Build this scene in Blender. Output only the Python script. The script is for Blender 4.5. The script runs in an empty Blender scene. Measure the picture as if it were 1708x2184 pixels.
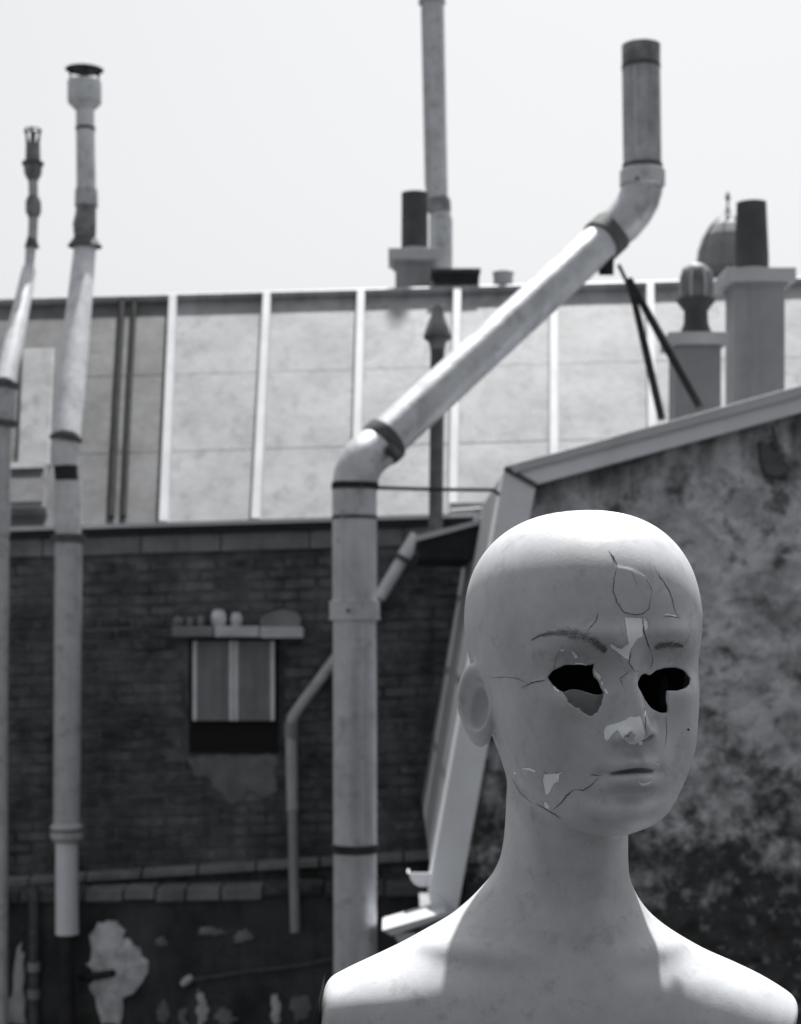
import bpy, bmesh, math, random
import numpy as np
import openvdb
from mathutils import Vector, Matrix
from mathutils.bvhtree import BVHTree

random.seed(7)
RNG = np.random.default_rng(7)
scene = bpy.context.scene
COL = scene.collection

# ------------------------------------------------------------------ camera
CAM_H = 4.0                      # metres above the courtyard
LENS = 60.0
HORIZON = 1350.0                 # photo row (1708 x 2184 scale) of the eye level
K = 36.0 / LENS / 2184.0         # metres per photo pixel at 1 m
cam = bpy.data.cameras.new('camera')
cam.sensor_fit = 'VERTICAL'
cam.sensor_height = 36.0
cam.lens = LENS
cam.shift_y = (HORIZON - 1092.0) / 2184.0
cam.clip_start = 0.05
cam.clip_end = 3000.0
cam.dof.use_dof = True
cam.dof.focus_distance = 1.17
cam.dof.aperture_fstop = 15.0
cam_ob = bpy.data.objects.new('camera', cam)
cam_ob.location = (0, 0, CAM_H)
cam_ob.rotation_euler = (math.radians(90), 0, 0)
COL.objects.link(cam_ob)
scene.camera = cam_ob

# ------------------------------------------------------------------ sky, sun, exposure
SUN_EL, SUN_AZ = math.radians(64), math.radians(11)      # azimuth: clockwise from +Y
world = bpy.data.worlds.new('World')
scene.world = world
world.use_nodes = True
wn, wl = world.node_tree.nodes, world.node_tree.links
wn.clear()
sky = wn.new('ShaderNodeTexSky')
sky.sky_type = 'NISHITA'
sky.sun_disc = False
sky.sun_elevation = SUN_EL
sky.sun_rotation = SUN_AZ
sky.air_density = 1.0
sky.dust_density = 3.5
sky.ozone_density = 1.0
bw = wn.new('ShaderNodeHueSaturation')                   # black-and-white film: the blue goes out of the sky
bw.inputs['Saturation'].default_value = 0.10
bg = wn.new('ShaderNodeBackground')
bg.inputs['Strength'].default_value = 0.067
wo = wn.new('ShaderNodeOutputWorld')
wl.new(sky.outputs[0], bw.inputs['Color'])
wl.new(bw.outputs[0], bg.inputs['Color'])
wl.new(bg.outputs[0], wo.inputs['Surface'])

sun = bpy.data.lights.new('sun', 'SUN')
sun.energy = 4.0
sun.angle = math.radians(1.2)
sun.color = (1.0, 0.99, 0.98)
sun_ob = bpy.data.objects.new('sun', sun)
sun_dir = Vector((math.sin(SUN_AZ) * math.cos(SUN_EL), math.cos(SUN_AZ) * math.cos(SUN_EL), math.sin(SUN_EL)))
sun_ob.rotation_euler = sun_dir.to_track_quat('Z', 'Y').to_euler()
sun_ob.location = (3, 8, 20)
COL.objects.link(sun_ob)

vs = scene.view_settings
vs.view_transform = 'Standard'
vs.look = 'None'
vs.exposure = 1.08
vs.gamma = 1.0
vs.use_curve_mapping = False
scene.render.engine = 'CYCLES'
scene.cycles.use_denoising = True
scene.cycles.max_bounces = 6

# ------------------------------------------------------------------ helpers
def P(px, py, d):
    """photo pixel (1708 x 2184) on the vertical plane d metres in front of the camera"""
    return Vector(((px - 854.0) * K * d, d, CAM_H + (HORIZON - py) * K * d))

def px2m(n, d):
    return n * K * d

def mat(name, c1, c2=None, scale=4.0, rough=0.7, metal=0.0, streak=0.0, streak_col=None, speck=0.0,
        speck_col=None, speck_scale=30.0, bump=0.0, bump_scale=60.0, lo=0.35, hi=0.65, spec=0.4, tint=(0.970, 0.997, 1.036),
        brick_var=False, detail=6, rg=0.6):
    m = bpy.data.materials.new(name)
    m.use_nodes = True
    nt = m.node_tree
    N, L = nt.nodes, nt.links
    b = N['Principled BSDF']
    b.inputs['Roughness'].default_value = rough
    b.inputs['Metallic'].default_value = metal
    b.inputs['Specular IOR Level'].default_value = spec
    def grey(v):
        return (v * tint[0], v * tint[1], v * tint[2], 1)
    geo = N.new('ShaderNodeNewGeometry')
    def noise(sc, detail=6, rg=0.6, vec=None):
        n = N.new('ShaderNodeTexNoise')
        n.inputs['Scale'].default_value = sc
        n.inputs['Detail'].default_value = detail
        n.inputs['Roughness'].default_value = rg
        L.new(vec or geo.outputs['Position'], n.inputs['Vector'])
        return n.outputs['Fac']
    def ramp(fac, a, b_):
        r = N.new('ShaderNodeMapRange')
        r.inputs['From Min'].default_value = a
        r.inputs['From Max'].default_value = b_
        L.new(fac, r.inputs['Value'])
        return r.outputs['Result']
    def mix(fac, a, b_):
        x = N.new('ShaderNodeMix')
        x.data_type = 'RGBA'
        L.new(fac, x.inputs[0])
        for sock, v in ((x.inputs[6], a), (x.inputs[7], b_)):
            if isinstance(v, tuple):
                sock.default_value = v
            else:
                L.new(v, sock)
        return x.outputs[2]
    c2 = c1 if c2 is None else c2
    col = mix(ramp(noise(scale, detail, rg), lo, hi), grey(c1), grey(c2))
    if brick_var:
        oi = N.new('ShaderNodeObjectInfo')
        rr = ramp(oi.outputs['Random'], 0.0, 1.0)
        mm = N.new('ShaderNodeMath'); mm.operation = 'MULTIPLY'; mm.inputs[1].default_value = 0.3
        L.new(rr, mm.inputs[0])
        col = mix(mm.outputs[0], col, grey(c1 * 0.45))
    if streak:
        mp = N.new('ShaderNodeMapping')
        mp.inputs['Scale'].default_value = (9.0, 9.0, 0.55)
        L.new(geo.outputs['Position'], mp.inputs['Vector'])
        f = ramp(noise(1.0, 5, 0.62, mp.outputs[0]), 0.5, 0.72)
        mm = N.new('ShaderNodeMath'); mm.operation = 'MULTIPLY'; mm.inputs[1].default_value = streak
        L.new(f, mm.inputs[0])
        col = mix(mm.outputs[0], col, grey(streak_col if streak_col is not None else c1 * 0.4))
    if speck:
        f = ramp(noise(speck_scale, 4, 0.7), 0.55, 0.66)
        mm = N.new('ShaderNodeMath'); mm.operation = 'MULTIPLY'; mm.inputs[1].default_value = speck
        L.new(f, mm.inputs[0])
        col = mix(mm.outputs[0], col, grey(speck_col if speck_col is not None else c1 * 2))
    L.new(col, b.inputs['Base Color'])
    if bump:
        bp = N.new('ShaderNodeBump')
        bp.inputs['Strength'].default_value = 1.0
        bp.inputs['Distance'].default_value = bump
        L.new(noise(bump_scale, 5, 0.65), bp.inputs['Height'])
        L.new(bp.outputs[0], b.inputs['Normal'])
    return m

M = {}
M['zinc'] = mat('zinc_sheet', 0.34, 0.21, 2.2, 0.55, 0.0, streak=0.85, streak_col=0.15, speck=.2, speck_col=.42, speck_scale=3, bump=0.002, bump_scale=14, detail=9, rg=.68)
M['zinc_old'] = mat('zinc_old_sheet', 0.15, 0.06, 2.6, 0.6, 0.0, streak=0.9, streak_col=0.07, bump=0.002, bump_scale=14, detail=9, rg=.68)
M['zinc_light'] = mat('zinc_batten', 0.55, 0.45, 3, 0.5, 0.0)
M['zinc_coping'] = mat('zinc_coping', 0.80, 0.68, 2.5, 0.5, 0.0, streak=0.25, streak_col=0.5, bump=0.001, bump_scale=20)
M['zinc_dull'] = mat('zinc_dull', 0.30, 0.22, 3, 0.6, 0.0, streak=0.4, streak_col=0.14)
M['flue'] = mat('flue_steel', 0.58, 0.44, 7, 0.5, 0.65, streak=0.5, streak_col=0.22, speck=.4, speck_col=.25, speck_scale=14, bump=0.002, bump_scale=16, detail=9, rg=.7)
M['flue_stain'] = mat('flue_stained', 0.17, 0.5, 4.5, 0.55, 0.3, streak=0.7, streak_col=0.1, bump=0.002, bump_scale=16, detail=9, rg=.7)
M['flue_soot'] = mat('flue_sooty', 0.13, 0.30, 9, 0.6, 0.0, streak=0.5, streak_col=0.05)
M['pipe_white'] = mat('painted_pipe', 0.74, 0.55, 7, 0.5, 0.0, streak=0.4, streak_col=0.35, speck=.3, speck_col=.3, speck_scale=14, bump=.002, bump_scale=20, detail=9, rg=.7)
M['pipe_grey'] = mat('weathered_pipe', 0.55, 0.42, 7, 0.6, 0.0, streak=0.4, streak_col=0.2, speck=0.4, speck_col=0.2, speck_scale=14, bump=.002, bump_scale=20, detail=9, rg=.7)
M['dark_metal'] = mat('dark_metal', 0.03, 0.045, 12, 0.85, 0.0, spec=0.1)
M['iron'] = mat('rusty_iron', 0.06, 0.11, 15, 0.7, 0.0)
M['mortar'] = mat('sooty_mortar', 0.04, 0.17, 3.0, 0.95, 0.0, streak=0.5, streak_col=0.03, speck=0.35, speck_col=0.2, speck_scale=9, bump=0.004, bump_scale=50)
M['brick'] = mat('sooty_brick', 0.04, 0.19, 3.4, 0.92, 0.0, streak=0.5, streak_col=0.03, speck=0.35, speck_col=0.24, speck_scale=9,
                 bump=0.004, bump_scale=60, brick_var=True)
M['fascia'] = mat('grey_fascia', 0.24, 0.14, 5, 0.85, 0.0, streak=0.5, streak_col=0.08)
def gable_mat():
    m = mat('crumbling_render', 0.28, 0.62, 4.5, 0.95, 0.0, speck=0.85, speck_col=0.08, speck_scale=6, bump=0.012, bump_scale=26, lo=0.38, hi=0.60, detail=10, rg=.72)
    N, L = m.node_tree.nodes, m.node_tree.links
    b = N['Principled BSDF']
    src = b.inputs['Base Color'].links[0].from_socket
    geo = N.new('ShaderNodeNewGeometry'); sep = N.new('ShaderNodeSeparateXYZ'); L.new(geo.outputs['Position'], sep.inputs[0])
    def math_(op, a, c=None):
        n = N.new('ShaderNodeMath'); n.operation = op; n.use_clamp = False
        for k, v in enumerate((a, c)):
            if v is None: continue
            if isinstance(v, (int, float)): n.inputs[k].default_value = v
            else: L.new(v, n.inputs[k])
        return n.outputs[0]
    def noise(sc, scale3=None, detail=5):
        n = N.new('ShaderNodeTexNoise'); n.inputs['Scale'].default_value = sc; n.inputs['Detail'].default_value = detail; n.inputs['Roughness'].default_value = .62
        if scale3:
            mp = N.new('ShaderNodeMapping'); mp.inputs['Scale'].default_value = scale3; L.new(geo.outputs['Position'], mp.inputs['Vector']); L.new(mp.outputs[0], n.inputs['Vector'])
        else: L.new(geo.outputs['Position'], n.inputs['Vector'])
        return n.outputs['Fac']
    def rng(v, a, c):
        n = N.new('ShaderNodeMapRange'); n.interpolation_type = 'SMOOTHSTEP'; n.inputs['From Min'].default_value = a; n.inputs['From Max'].default_value = c; L.new(v, n.inputs['Value']); return n.outputs[0]
    def mixc(f, a, v):
        n = N.new('ShaderNodeMix'); n.data_type = 'RGBA'; L.new(f, n.inputs[0]); L.new(a, n.inputs[6]); n.inputs[7].default_value = (v * .98, v, v * 1.02, 1); return n.outputs[2]
    # run-off stains: soot washed down from the coping joint, long and thin (coping rises 0.28 per metre)
    top = math_('SUBTRACT', math_('ADD', math_('MULTIPLY', sep.outputs[0], 0.281), 4.52), sep.outputs[2])
    run = math_('ADD', math_('MULTIPLY', noise(1.0, (6, 6, .5)), 1.1), math_('MULTIPLY', top, -1.0))
    col = mixc(rng(run, .26, .66), src, 0.06)
    # darker towards the foot, in ragged clumps
    foot_dark = math_('ADD', math_('MULTIPLY', math_('SUBTRACT', 3.45, sep.outputs[2]), 0.5), math_('ADD', noise(5.5), math_('MULTIPLY', noise(17.0), .7)))
    col = mixc(rng(foot_dark, .74, 1.12), col, 0.05)
    col = mixc(rng(math_('ADD', noise(14.0), math_('MULTIPLY', rng(sep.outputs[2], 3.6, 2.9), .06)), .60, .70), col, 0.2)
    L.new(col, b.inputs['Base Color'])
    return m
M['gable'] = gable_mat()
M['low_wall'] = mat('blotchy_wall', 0.03, 0.09, 2.6, 0.95, 0.0, streak=0.6, streak_col=0.03, speck=0.5, speck_col=0.03, speck_scale=8, bump=0.006, bump_scale=34)
M['stone'] = mat('grey_stone', 0.26, 0.17, 5, 0.9, 0.0, bump=0.003, bump_scale=40)
M['stone_pale'] = mat('pale_stone', 0.66, 0.45, 6, 0.9, 0.0, bump=0.003, bump_scale=30)
M['plaster_white'] = mat('white_plaster', 0.88, 0.40, 7, 0.9, 0.0, detail=9, rg=.7, bump=0.004, bump_scale=25)
M['pot'] = mat('sooty_pot', 0.085, 0.06, 6, 0.85, 0.0)
M['chimney'] = mat('rendered_chimney', 0.36, 0.25, 3, 0.9, 0.0, streak=0.35, streak_col=0.09, bump=0.002)
M['slab'] = mat('chimney_slab', 0.5, 0.4, 5, 0.85, 0.0)
M['dome'] = mat('hazed_slate_dome', 0.28, 0.24, 0.8, 0.6, 0.0)  # paler base colour stands in for distance haze
M['shutter'] = mat('grey_shutter', 0.25, 0.19, 8, 0.7, 0.0, streak=0.4, streak_col=0.09)
M['shutter_edge'] = mat('pale_shutter_edge', 0.8, 0.62, 8, 0.7, 0.0)
M['recess_shade'] = mat('painted_recess_shade', 0.012, 0.012, 8, 0.95, 0.0)
M['ground'] = mat('courtyard_ground', 0.05, 0.035, 0.8, 0.95, 0.0, bump=0.01, bump_scale=12)
M['terrace'] = mat('bitumen_roof', 0.05, 0.035, 2, 0.9, 0.0, bump=0.003, bump_scale=30)
M['paint'] = mat('mannequin_paint', 0.59, 0.41, 14, 0.5, 0.0, speck=0.4, speck_col=0.30, speck_scale=48, bump=0.00012, bump_scale=420, detail=12, rg=.72,
                 spec=0.35, lo=0.36, hi=0.68)
M['chip'] = mat('bare_plaster', 0.97, 0.90, 60, 0.85, 0.0, bump=0.0004, bump_scale=200)
M['crack'] = mat('crack_gap', 0.05, 0.04, 60, 0.95, 0.0)
M['brow'] = mat('brow_paint', 0.19, 0.14, 60, 0.8, 0.0)
M['undercoat'] = mat('grey_undercoat', 0.20, 0.15, 40, 0.9, 0.0, bump=0.0004, bump_scale=150)

class MB:
    """collects faces in world space; build() links them as one mesh object"""
    def __init__(self):
        self.v, self.f = [], []
    def add(self, vs_, fs):
        o = len(self.v)
        self.v += [Vector(p) for p in vs_]
        self.f += [tuple(i + o for i in f) for f in fs]
        return self
    def hexa(self, a, b):
        """two quads a (4 pts) and b (4 pts) joined as a box"""
        return self.add(list(a) + list(b), [(0, 1, 2, 3), (7, 6, 5, 4), (0, 4, 5, 1), (1, 5, 6, 2), (2, 6, 7, 3), (3, 7, 4, 0)])
    def box(self, x0, x1, y0, y1, z0, z1):
        return self.hexa([(x0, y0, z0), (x1, y0, z0), (x1, y0, z1), (x0, y0, z1)], [(x0, y1, z0), (x1, y1, z0), (x1, y1, z1), (x0, y1, z1)])
    def pbox(self, px0, px1, py0, py1, d0, d1):
        """box whose front face covers the photo rectangle at distance d0"""
        a, b = P(px0, py1, d0), P(px1, py0, d0)
        return self.box(a.x, b.x, d0, d1, a.z, b.z)
    def prism(self, pts, off):
        n = len(pts)
        q = [Vector(p) + Vector(off) for p in pts]
        return self.add(list(pts) + q, [tuple(range(n)), tuple(range(2 * n - 1, n - 1, -1))] + [(i, i + n, (i + 1) % n + n, (i + 1) % n) for i in range(n)])
    def tube(self, pts, r, seg=20, cap=True):
        pts = [Vector(p) for p in pts]
        n = len(pts)
        r = [r] * n if isinstance(r, (int, float)) else list(r)
        dirs = []
        for i in range(n):
            a, b = pts[max(i - 1, 0)], pts[min(i + 1, n - 1)]
            dirs.append((b - a).normalized())
        t = dirs[0]
        up = Vector((0, 1, 0)) if abs(t.y) < 0.9 else Vector((1, 0, 0))
        u = (up - t * up.dot(t)).normalized()
        vs_, fs = [], []
        for i in range(n):
            t = dirs[i]
            u = (u - t * u.dot(t)).normalized()
            w = t.cross(u)
            for s in range(seg):
                a = 2 * math.pi * s / seg
                vs_.append(pts[i] + (u * math.cos(a) + w * math.sin(a)) * r[i])
        for i in range(n - 1):
            for s in range(seg):
                s2 = (s + 1) % seg
                fs.append((i * seg + s, i * seg + s2, (i + 1) * seg + s2, (i + 1) * seg + s))
        if cap:
            fs.append(tuple(range(seg - 1, -1, -1)))
            fs.append(tuple((n - 1) * seg + s for s in range(seg)))
        return self.add(vs_, fs)
    def lathe(self, base, prof, seg=24):
        """prof: (radius, height) pairs above base"""
        b = Vector(base)
        vs_, fs = [], []
        for r, h in prof:
            for s in range(seg):
                a = 2 * math.pi * s / seg
                vs_.append(b + Vector((r * math.cos(a), r * math.sin(a), h)))
        n = len(prof)
        for i in range(n - 1):
            for s in range(seg):
                s2 = (s + 1) % seg
                fs.append((i * seg + s, i * seg + s2, (i + 1) * seg + s2, (i + 1) * seg + s))
        fs.append(tuple(range(seg - 1, -1, -1)))
        fs.append(tuple((n - 1) * seg + s for s in range(seg)))
        return self.add(vs_, fs)
    def build(self, name, m, root=None, smooth=False, bevel=0.0, kind=None, label=None):
        me = bpy.data.meshes.new(name)
        o = root_world(root) if root is not None else Vector((0, 0, 0))
        me.from_pydata([p - o for p in self.v], [], self.f)
        bm = bmesh.new(); bm.from_mesh(me)
        bmesh.ops.recalc_face_normals(bm, faces=bm.faces)
        if bevel:
            bmesh.ops.bevel(bm, geom=list(bm.edges), offset=bevel, segments=2, affect='EDGES', profile=0.6)
        bm.to_mesh(me); bm.free()
        if smooth:
            me.polygons.foreach_set('use_smooth', [True] * len(me.polygons))
            me.set_sharp_from_angle(angle=math.radians(38))
        me.materials.append(M[m])
        ob = bpy.data.objects.new(name, me)
        COL.objects.link(ob)
        if root is not None:
            ob.parent = root
        if kind:
            ob['kind'] = kind
        if label:
            ob['label'] = label
        return ob

def root_world(o):
    p = Vector((0, 0, 0))
    while o is not None:
        p += o.location
        o = o.parent
    return p

def tag(o, label, cat, group=None):
    o['label'] = label
    o['category'] = cat
    if group:
        o['group'] = group
    return o

def thing(name, loc, label, cat, group=None):
    o = bpy.data.objects.new(name, None)
    o.empty_display_size = 0.1
    o.location = loc
    COL.objects.link(o)
    return tag(o, label, cat, group)

def lerp(a, b, t):
    return a + (b - a) * t

# ------------------------------------------------------------------ setting: ground, terrace
g = MB(); g.add([(-600, -600, 0), (600, -600, 0), (600, 600, 0), (-600, 600, 0)], [(0, 1, 2, 3)])
g.build('courtyard_ground', 'ground', kind='structure')
LEDGE_Z = P(0, 2184 + 330, 1.27).z
t = MB(); t.box(-2.2, 2.6, -2.5, 1.02, 0, CAM_H - 1.55)
t.build('terrace', 'terrace', kind='structure')
t = MB(); t.box(-2.2, 2.6, 1.024, 1.55, 0, LEDGE_Z)
w = t.build('parapet', 'terrace', bevel=0.012)
t2 = MB(); t2.box(-1.5, 1.7, -2.45, -1.25, CAM_H - 1.55 + .002, CAM_H + 2.2)  # unseen hut, added behind the camera to shade the face from the front
hut = thing('shading_hut', (0.1, -1.85, CAM_H - 1.55), 'unseen dark hut added behind the camera to shade the face', 'hut')
t2.build('wall', 'terrace', hut, bevel=.01)
t2 = MB(); t2.box(-1.6, 1.8, -2.55, -1.15, CAM_H + 2.202, CAM_H + 2.3); t2.build('roof', 'zinc_dull', hut, bevel=.01)
t2 = MB(); t2.box(.4, 1.2, -1.249, -1.2, CAM_H - 1.54, CAM_H + .45); dr = t2.build('door', 'shutter', hut, bevel=.006)
t2 = MB(); t2.tube([(.5, -1.2, CAM_H - .55), (.5, -1.15, CAM_H - .55), (.6, -1.15, CAM_H - .55)], .012, 8); t2.build('handle', 'iron', dr, smooth=True)
tag(w, 'low concrete parapet that the mannequin bust stands on', 'parapet')

# ------------------------------------------------------------------ rear building
DW = 11.5           # its wall
DR = 12.95          # its ridge
def ridge_y(px): return 650 - 0.0265 * px
def eave_y(px): return 1131 - 0.030 * px
rb = thing('rear_building', (0, DW, 0), 'dark brick building with a steep zinc roof of pale battens, behind the flues', 'building')
xl, xr = P(-330, 0, DW).x, P(2000, 0, DW).x
ztop = P(854, eave_y(854), DW).z
m = MB()
a, b = P(-330, eave_y(-330) + 4, DW), P(2000, eave_y(2000) + 4, DW)
YB = DR + (DR - DW)
m.hexa([(a.x, DW, 0), (b.x, DW, 0), (b.x, DW, b.z), (a.x, DW, a.z)], [(a.x, YB, 0), (b.x, YB, 0), (b.x, YB, b.z), (a.x, YB, a.z)])
wall = m.build('wall', 'mortar', rb)
# roof: batten feet and heads as read off the photograph
top_px = [-460, -250, -40, 165, 370, 570, 770, 975, 1180, 1385, 1590, 1795, 2000, 2200]
bot_px = [-495, -280, -62, 147, 350, 546, 757, 965, 1180, 1391, 1602, 1815, 2026, 2236]
roof = MB()
def RT(i, f=0.0, up=0.0):
    px = lerp(top_px[i], top_px[i + 1], f) if f else top_px[i]
    p = P(px, ridge_y(px), DR); return p + Vector((0, -0.81, 0.59)) * up
def RB(i, f=0.0, up=0.0):
    px = lerp(bot_px[i], bot_px[i + 1], f) if f else bot_px[i]
    p = P(px, eave_y(px), DW - 0.06); return p + Vector((0, -0.81, 0.59)) * up
n_ = len(top_px)
back = MB()
A, B_ = RT(0), RT(n_ - 1)
C_, D_ = Vector((B_.x, YB + 0.05, RB(n_ - 1).z)), Vector((A.x, YB + 0.05, RB(0).z))
dn = Vector((0, 0, -0.03))
back.hexa([A, B_, C_, D_], [A + dn, B_ + dn, C_ + dn, D_ + dn])
rf = back.build('roof', 'zinc_dull', rb)
for i in (0, n_ - 1):
    gi = MB()
    s = 0.02 if i == 0 else -0.02
    tri = [RB(i, up=-0.03), RT(i, up=-0.03), Vector((RT(i).x, YB, RB(i).z))]
    gi.prism(tri, (s * 6, 0, 0))
    gi.build('gable_end', 'stone', rb)
for i in range(n_ - 1):
    pn = MB()
    # a sheet with a faint horizontal lap two thirds down
    for f0, f1, lift in ((0.0, 0.36, 0.006), (0.355, 0.70, 0.0045), (0.695, 1.0, 0.003)):
        q = []
        for f in (f0, f1):
            l_, r_ = lerp(RT(i), RB(i), f), lerp(RT(i + 1), RB(i + 1), f)
            q.append((l_, r_))
        u = Vector((0, -0.81, 0.59))
        wob = u * (lift + RNG.uniform(-0.0005, 0.0005))
        top4 = [q[0][0] + wob, q[0][1] + wob, q[1][1] + wob, q[1][0] + wob]
        bot4 = [p - u * 0.02 for p in top4]
        pn.hexa(top4, bot4)
    pn.build('roof_panel', 'zinc_old' if i in (1, 2, 3) else 'zinc', rf)
for i in range(n_):
    bt = MB()
    u = Vector((0, -0.81, 0.59)); hw = Vector((0.036, 0, 0)); hw2 = Vector((0.028, 0, 0))
    T_, B2 = RT(i), RB(i)
    B2 = B2 + (B2 - T_).normalized() * 0.01
    e = u * 0.058; e0 = u * -0.01
    bt.hexa([T_ - hw + e0, T_ + hw + e0, T_ + hw2 + e, T_ - hw2 + e], [B2 - hw + e0, B2 + hw + e0, B2 + hw2 + e, B2 - hw2 + e])
    bt.build('roof_batten', 'zinc_light', rf)
rc = MB(); rc.tube([RT(0, up=0.02), RT(n_ - 1, up=0.02)], 0.035, 10)
rc.build('ridge_cap', 'zinc', rf)
ev = MB()
for i in range(n_ - 1):
    pass
A, B_ = RB(0), RB(n_ - 1)
ev.hexa([A + Vector((0, -0.05, -0.01)), B_ + Vector((0, -0.05, -0.01)), B_ + Vector((0, -0.05, 0.018)), A + Vector((0, -0.05, 0.018))],
        [A + Vector((0, 0.05, -0.01)), B_ + Vector((0, 0.05, -0.01)), B_ + Vector((0, 0.05, 0.022)), A + Vector((0, 0.05, 0.022))])
ev.build('eave_flashing', 'zinc_light', rf)
ev = MB()
ev.hexa([A + Vector((0, -0.02, -0.055)), B_ + Vector((0, -0.02, -0.055)), B_ + Vector((0, -0.02, -0.013)), A + Vector((0, -0.02, -0.013))],
        [A + Vector((0, 0.055, -0.055)), B_ + Vector((0, 0.055, -0.055)), B_ + Vector((0, 0.055, -0.013)), A + Vector((0, 0.055, -0.013))])
ev.build('eave_board', 'dark_metal', rb)
# fascia boards under the eave
edges = [-330, -120, 90, 300, 470, 660, 860, 1080, 1300, 1520, 1760, 2000]
for a_, b_ in zip(edges[:-1], edges[1:]):
    fb = MB()
    y0a, y0b = eave_y(a_) + 20, eave_y(b_) + 20
    q = [P(a_ + 1.5, y0a + 38, DW - 0.03), P(b_ - 1.5, y0b + 38, DW - 0.03), P(b_ - 1.5, y0b, DW - 0.03), P(a_ + 1.5, y0a, DW - 0.03)]
    fb.hexa(q, [p + Vector((0, 0.035, 0)) for p in q])
    fb.build('fascia_board', 'fascia', rb)
# sooty bricks: the wall between eave and ledge
BL, BHt = 0.215, 0.065
brick_mesh = []
for k in range(6):
    bm_ = MB()
    jit = lambda s: random.uniform(-s, s)
    x, z = BL / 2 - 0.004, BHt / 2 - 0.003
    f = [(-x + jit(.004), -0.0035 + jit(.003), -z + jit(.004)), (x + jit(.004), -0.0035 + jit(.003), -z + jit(.004)),
         (x + jit(.004), -0.0035 + jit(.003), z + jit(.004)), (-x + jit(.004), -0.0035 + jit(.003), z + jit(.004))]
    bk = [(p[0] * 1.01, 0.03, p[2] * 1.02) for p in f]
    bm_.hexa(f, bk)
    me = bpy.data.meshes.new('brick')
    me.from_pydata(bm_.v, [], bm_.f)
    bmm = bmesh.new(); bmm.from_mesh(me); bmesh.ops.recalc_face_normals(bmm, faces=bmm.faces)
    bmesh.ops.bevel(bmm, geom=list(bmm.edges), offset=0.004, segments=1, affect='EDGES'); bmm.to_mesh(me); bmm.free()
    me.materials.append(M['brick'])
    brick_mesh.append(me)
zb0, zb1 = P(0, 2250, DW).z, P(0, 1165, DW).z
xb0, xb1 = P(-40, 0, DW).x, P(1080, 0, DW).x
win = (P(396, 0, DW).x, P(600, 0, DW).x, P(0, 1615, DW).z, P(0, 1362, DW).z)
spots = []
row = 0
z = zb0
tilt = 0.03
while z < zb1:
    x = xb0 + (BL / 2 if row % 2 else 0) - 0.1
    while x < xb1:
        zz = z + tilt * (x - P(400, 0, DW).x)
        if not (win[0] - 0.1 < x < win[1] + 0.1 and win[2] - 0.03 < zz < win[3] + 0.03) and zz < P(854 + x / (K * DW), eave_y(854 + x / (K * DW)) + 70, DW).z:
            spots.append((x, zz))
        x += BL + 0.010
    z += BHt + 0.010
    row += 1
def vis_rank(s):
    px = 854 + s[0] / (K * DW); py = HORIZON - (s[1] - CAM_H) / (K * DW)
    hid = 0
    if px < 0 or px > 905 or py > 1850: hid = 2
    elif 690 < px < 815 or 110 < px < 180: hid = 1
    return (hid, random.random())
spots.sort(key=vis_rank)
rest = MB()
for i, (x, z) in enumerate(spots):
    off = Vector((x + random.uniform(-.004, .004), DW - random.uniform(0, .006), z + random.uniform(-.003, .003)))
    me = brick_mesh[random.randrange(6)]
    if i < 300:
        ob = bpy.data.objects.new('brick', me)
        COL.objects.link(ob)
        ob.parent = wall
        ob.location = off - root_world(wall)
        ob.rotation_euler = (0, random.uniform(-.012, .012) - tilt, 0)
    else:
        rest.add([v.co + off for v in me.vertices], [tuple(p.vertices) for p in me.polygons])
rest.build('brick_field', 'brick', wall, kind='stuff')

# shuttered window in that wall
wd = MB(); wd.pbox(403, 593, 1364, 1606, DW - 0.012, DW + 0.05)  # solid block; the shade of the recess is put into its near-black colour
wi = wd.build('window', 'recess_shade', rb)
for (x0, x1) in ((411, 497), (499, 585)):
    s = MB(); s.pbox(x0 + 7, x1 - 7, 1370, 1534, DW - 0.045, DW - 0.02)
    leaf = s.build('shutter', 'shutter', wi)
    for e0, e1, yy0, yy1 in ((x0, x0 + 8, 1367, 1537), (x1 - 8, x1, 1367, 1537)):
        s = MB(); s.pbox(e0, e1, yy0, yy1, DW - 0.052, DW - 0.016); s.build('stile', 'shutter_edge', wi)
    for y_ in (1367, 1532):
        s = MB(); s.pbox(x0 + 8.5, x1 - 8.5, y_, y_ + 5, DW - 0.050, DW - 0.016); s.build('rail', 'shutter', wi)
    for j in range(3):
        xx = lerp(x0 + 12, x1 - 12, (j + 0.5) / 3)
        s = MB(); s.pbox(xx - 1.2, xx + 1.2, 1373, 1531, DW - 0.049, DW - 0.044); s.build('board_bead', 'shutter', wi)
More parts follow.
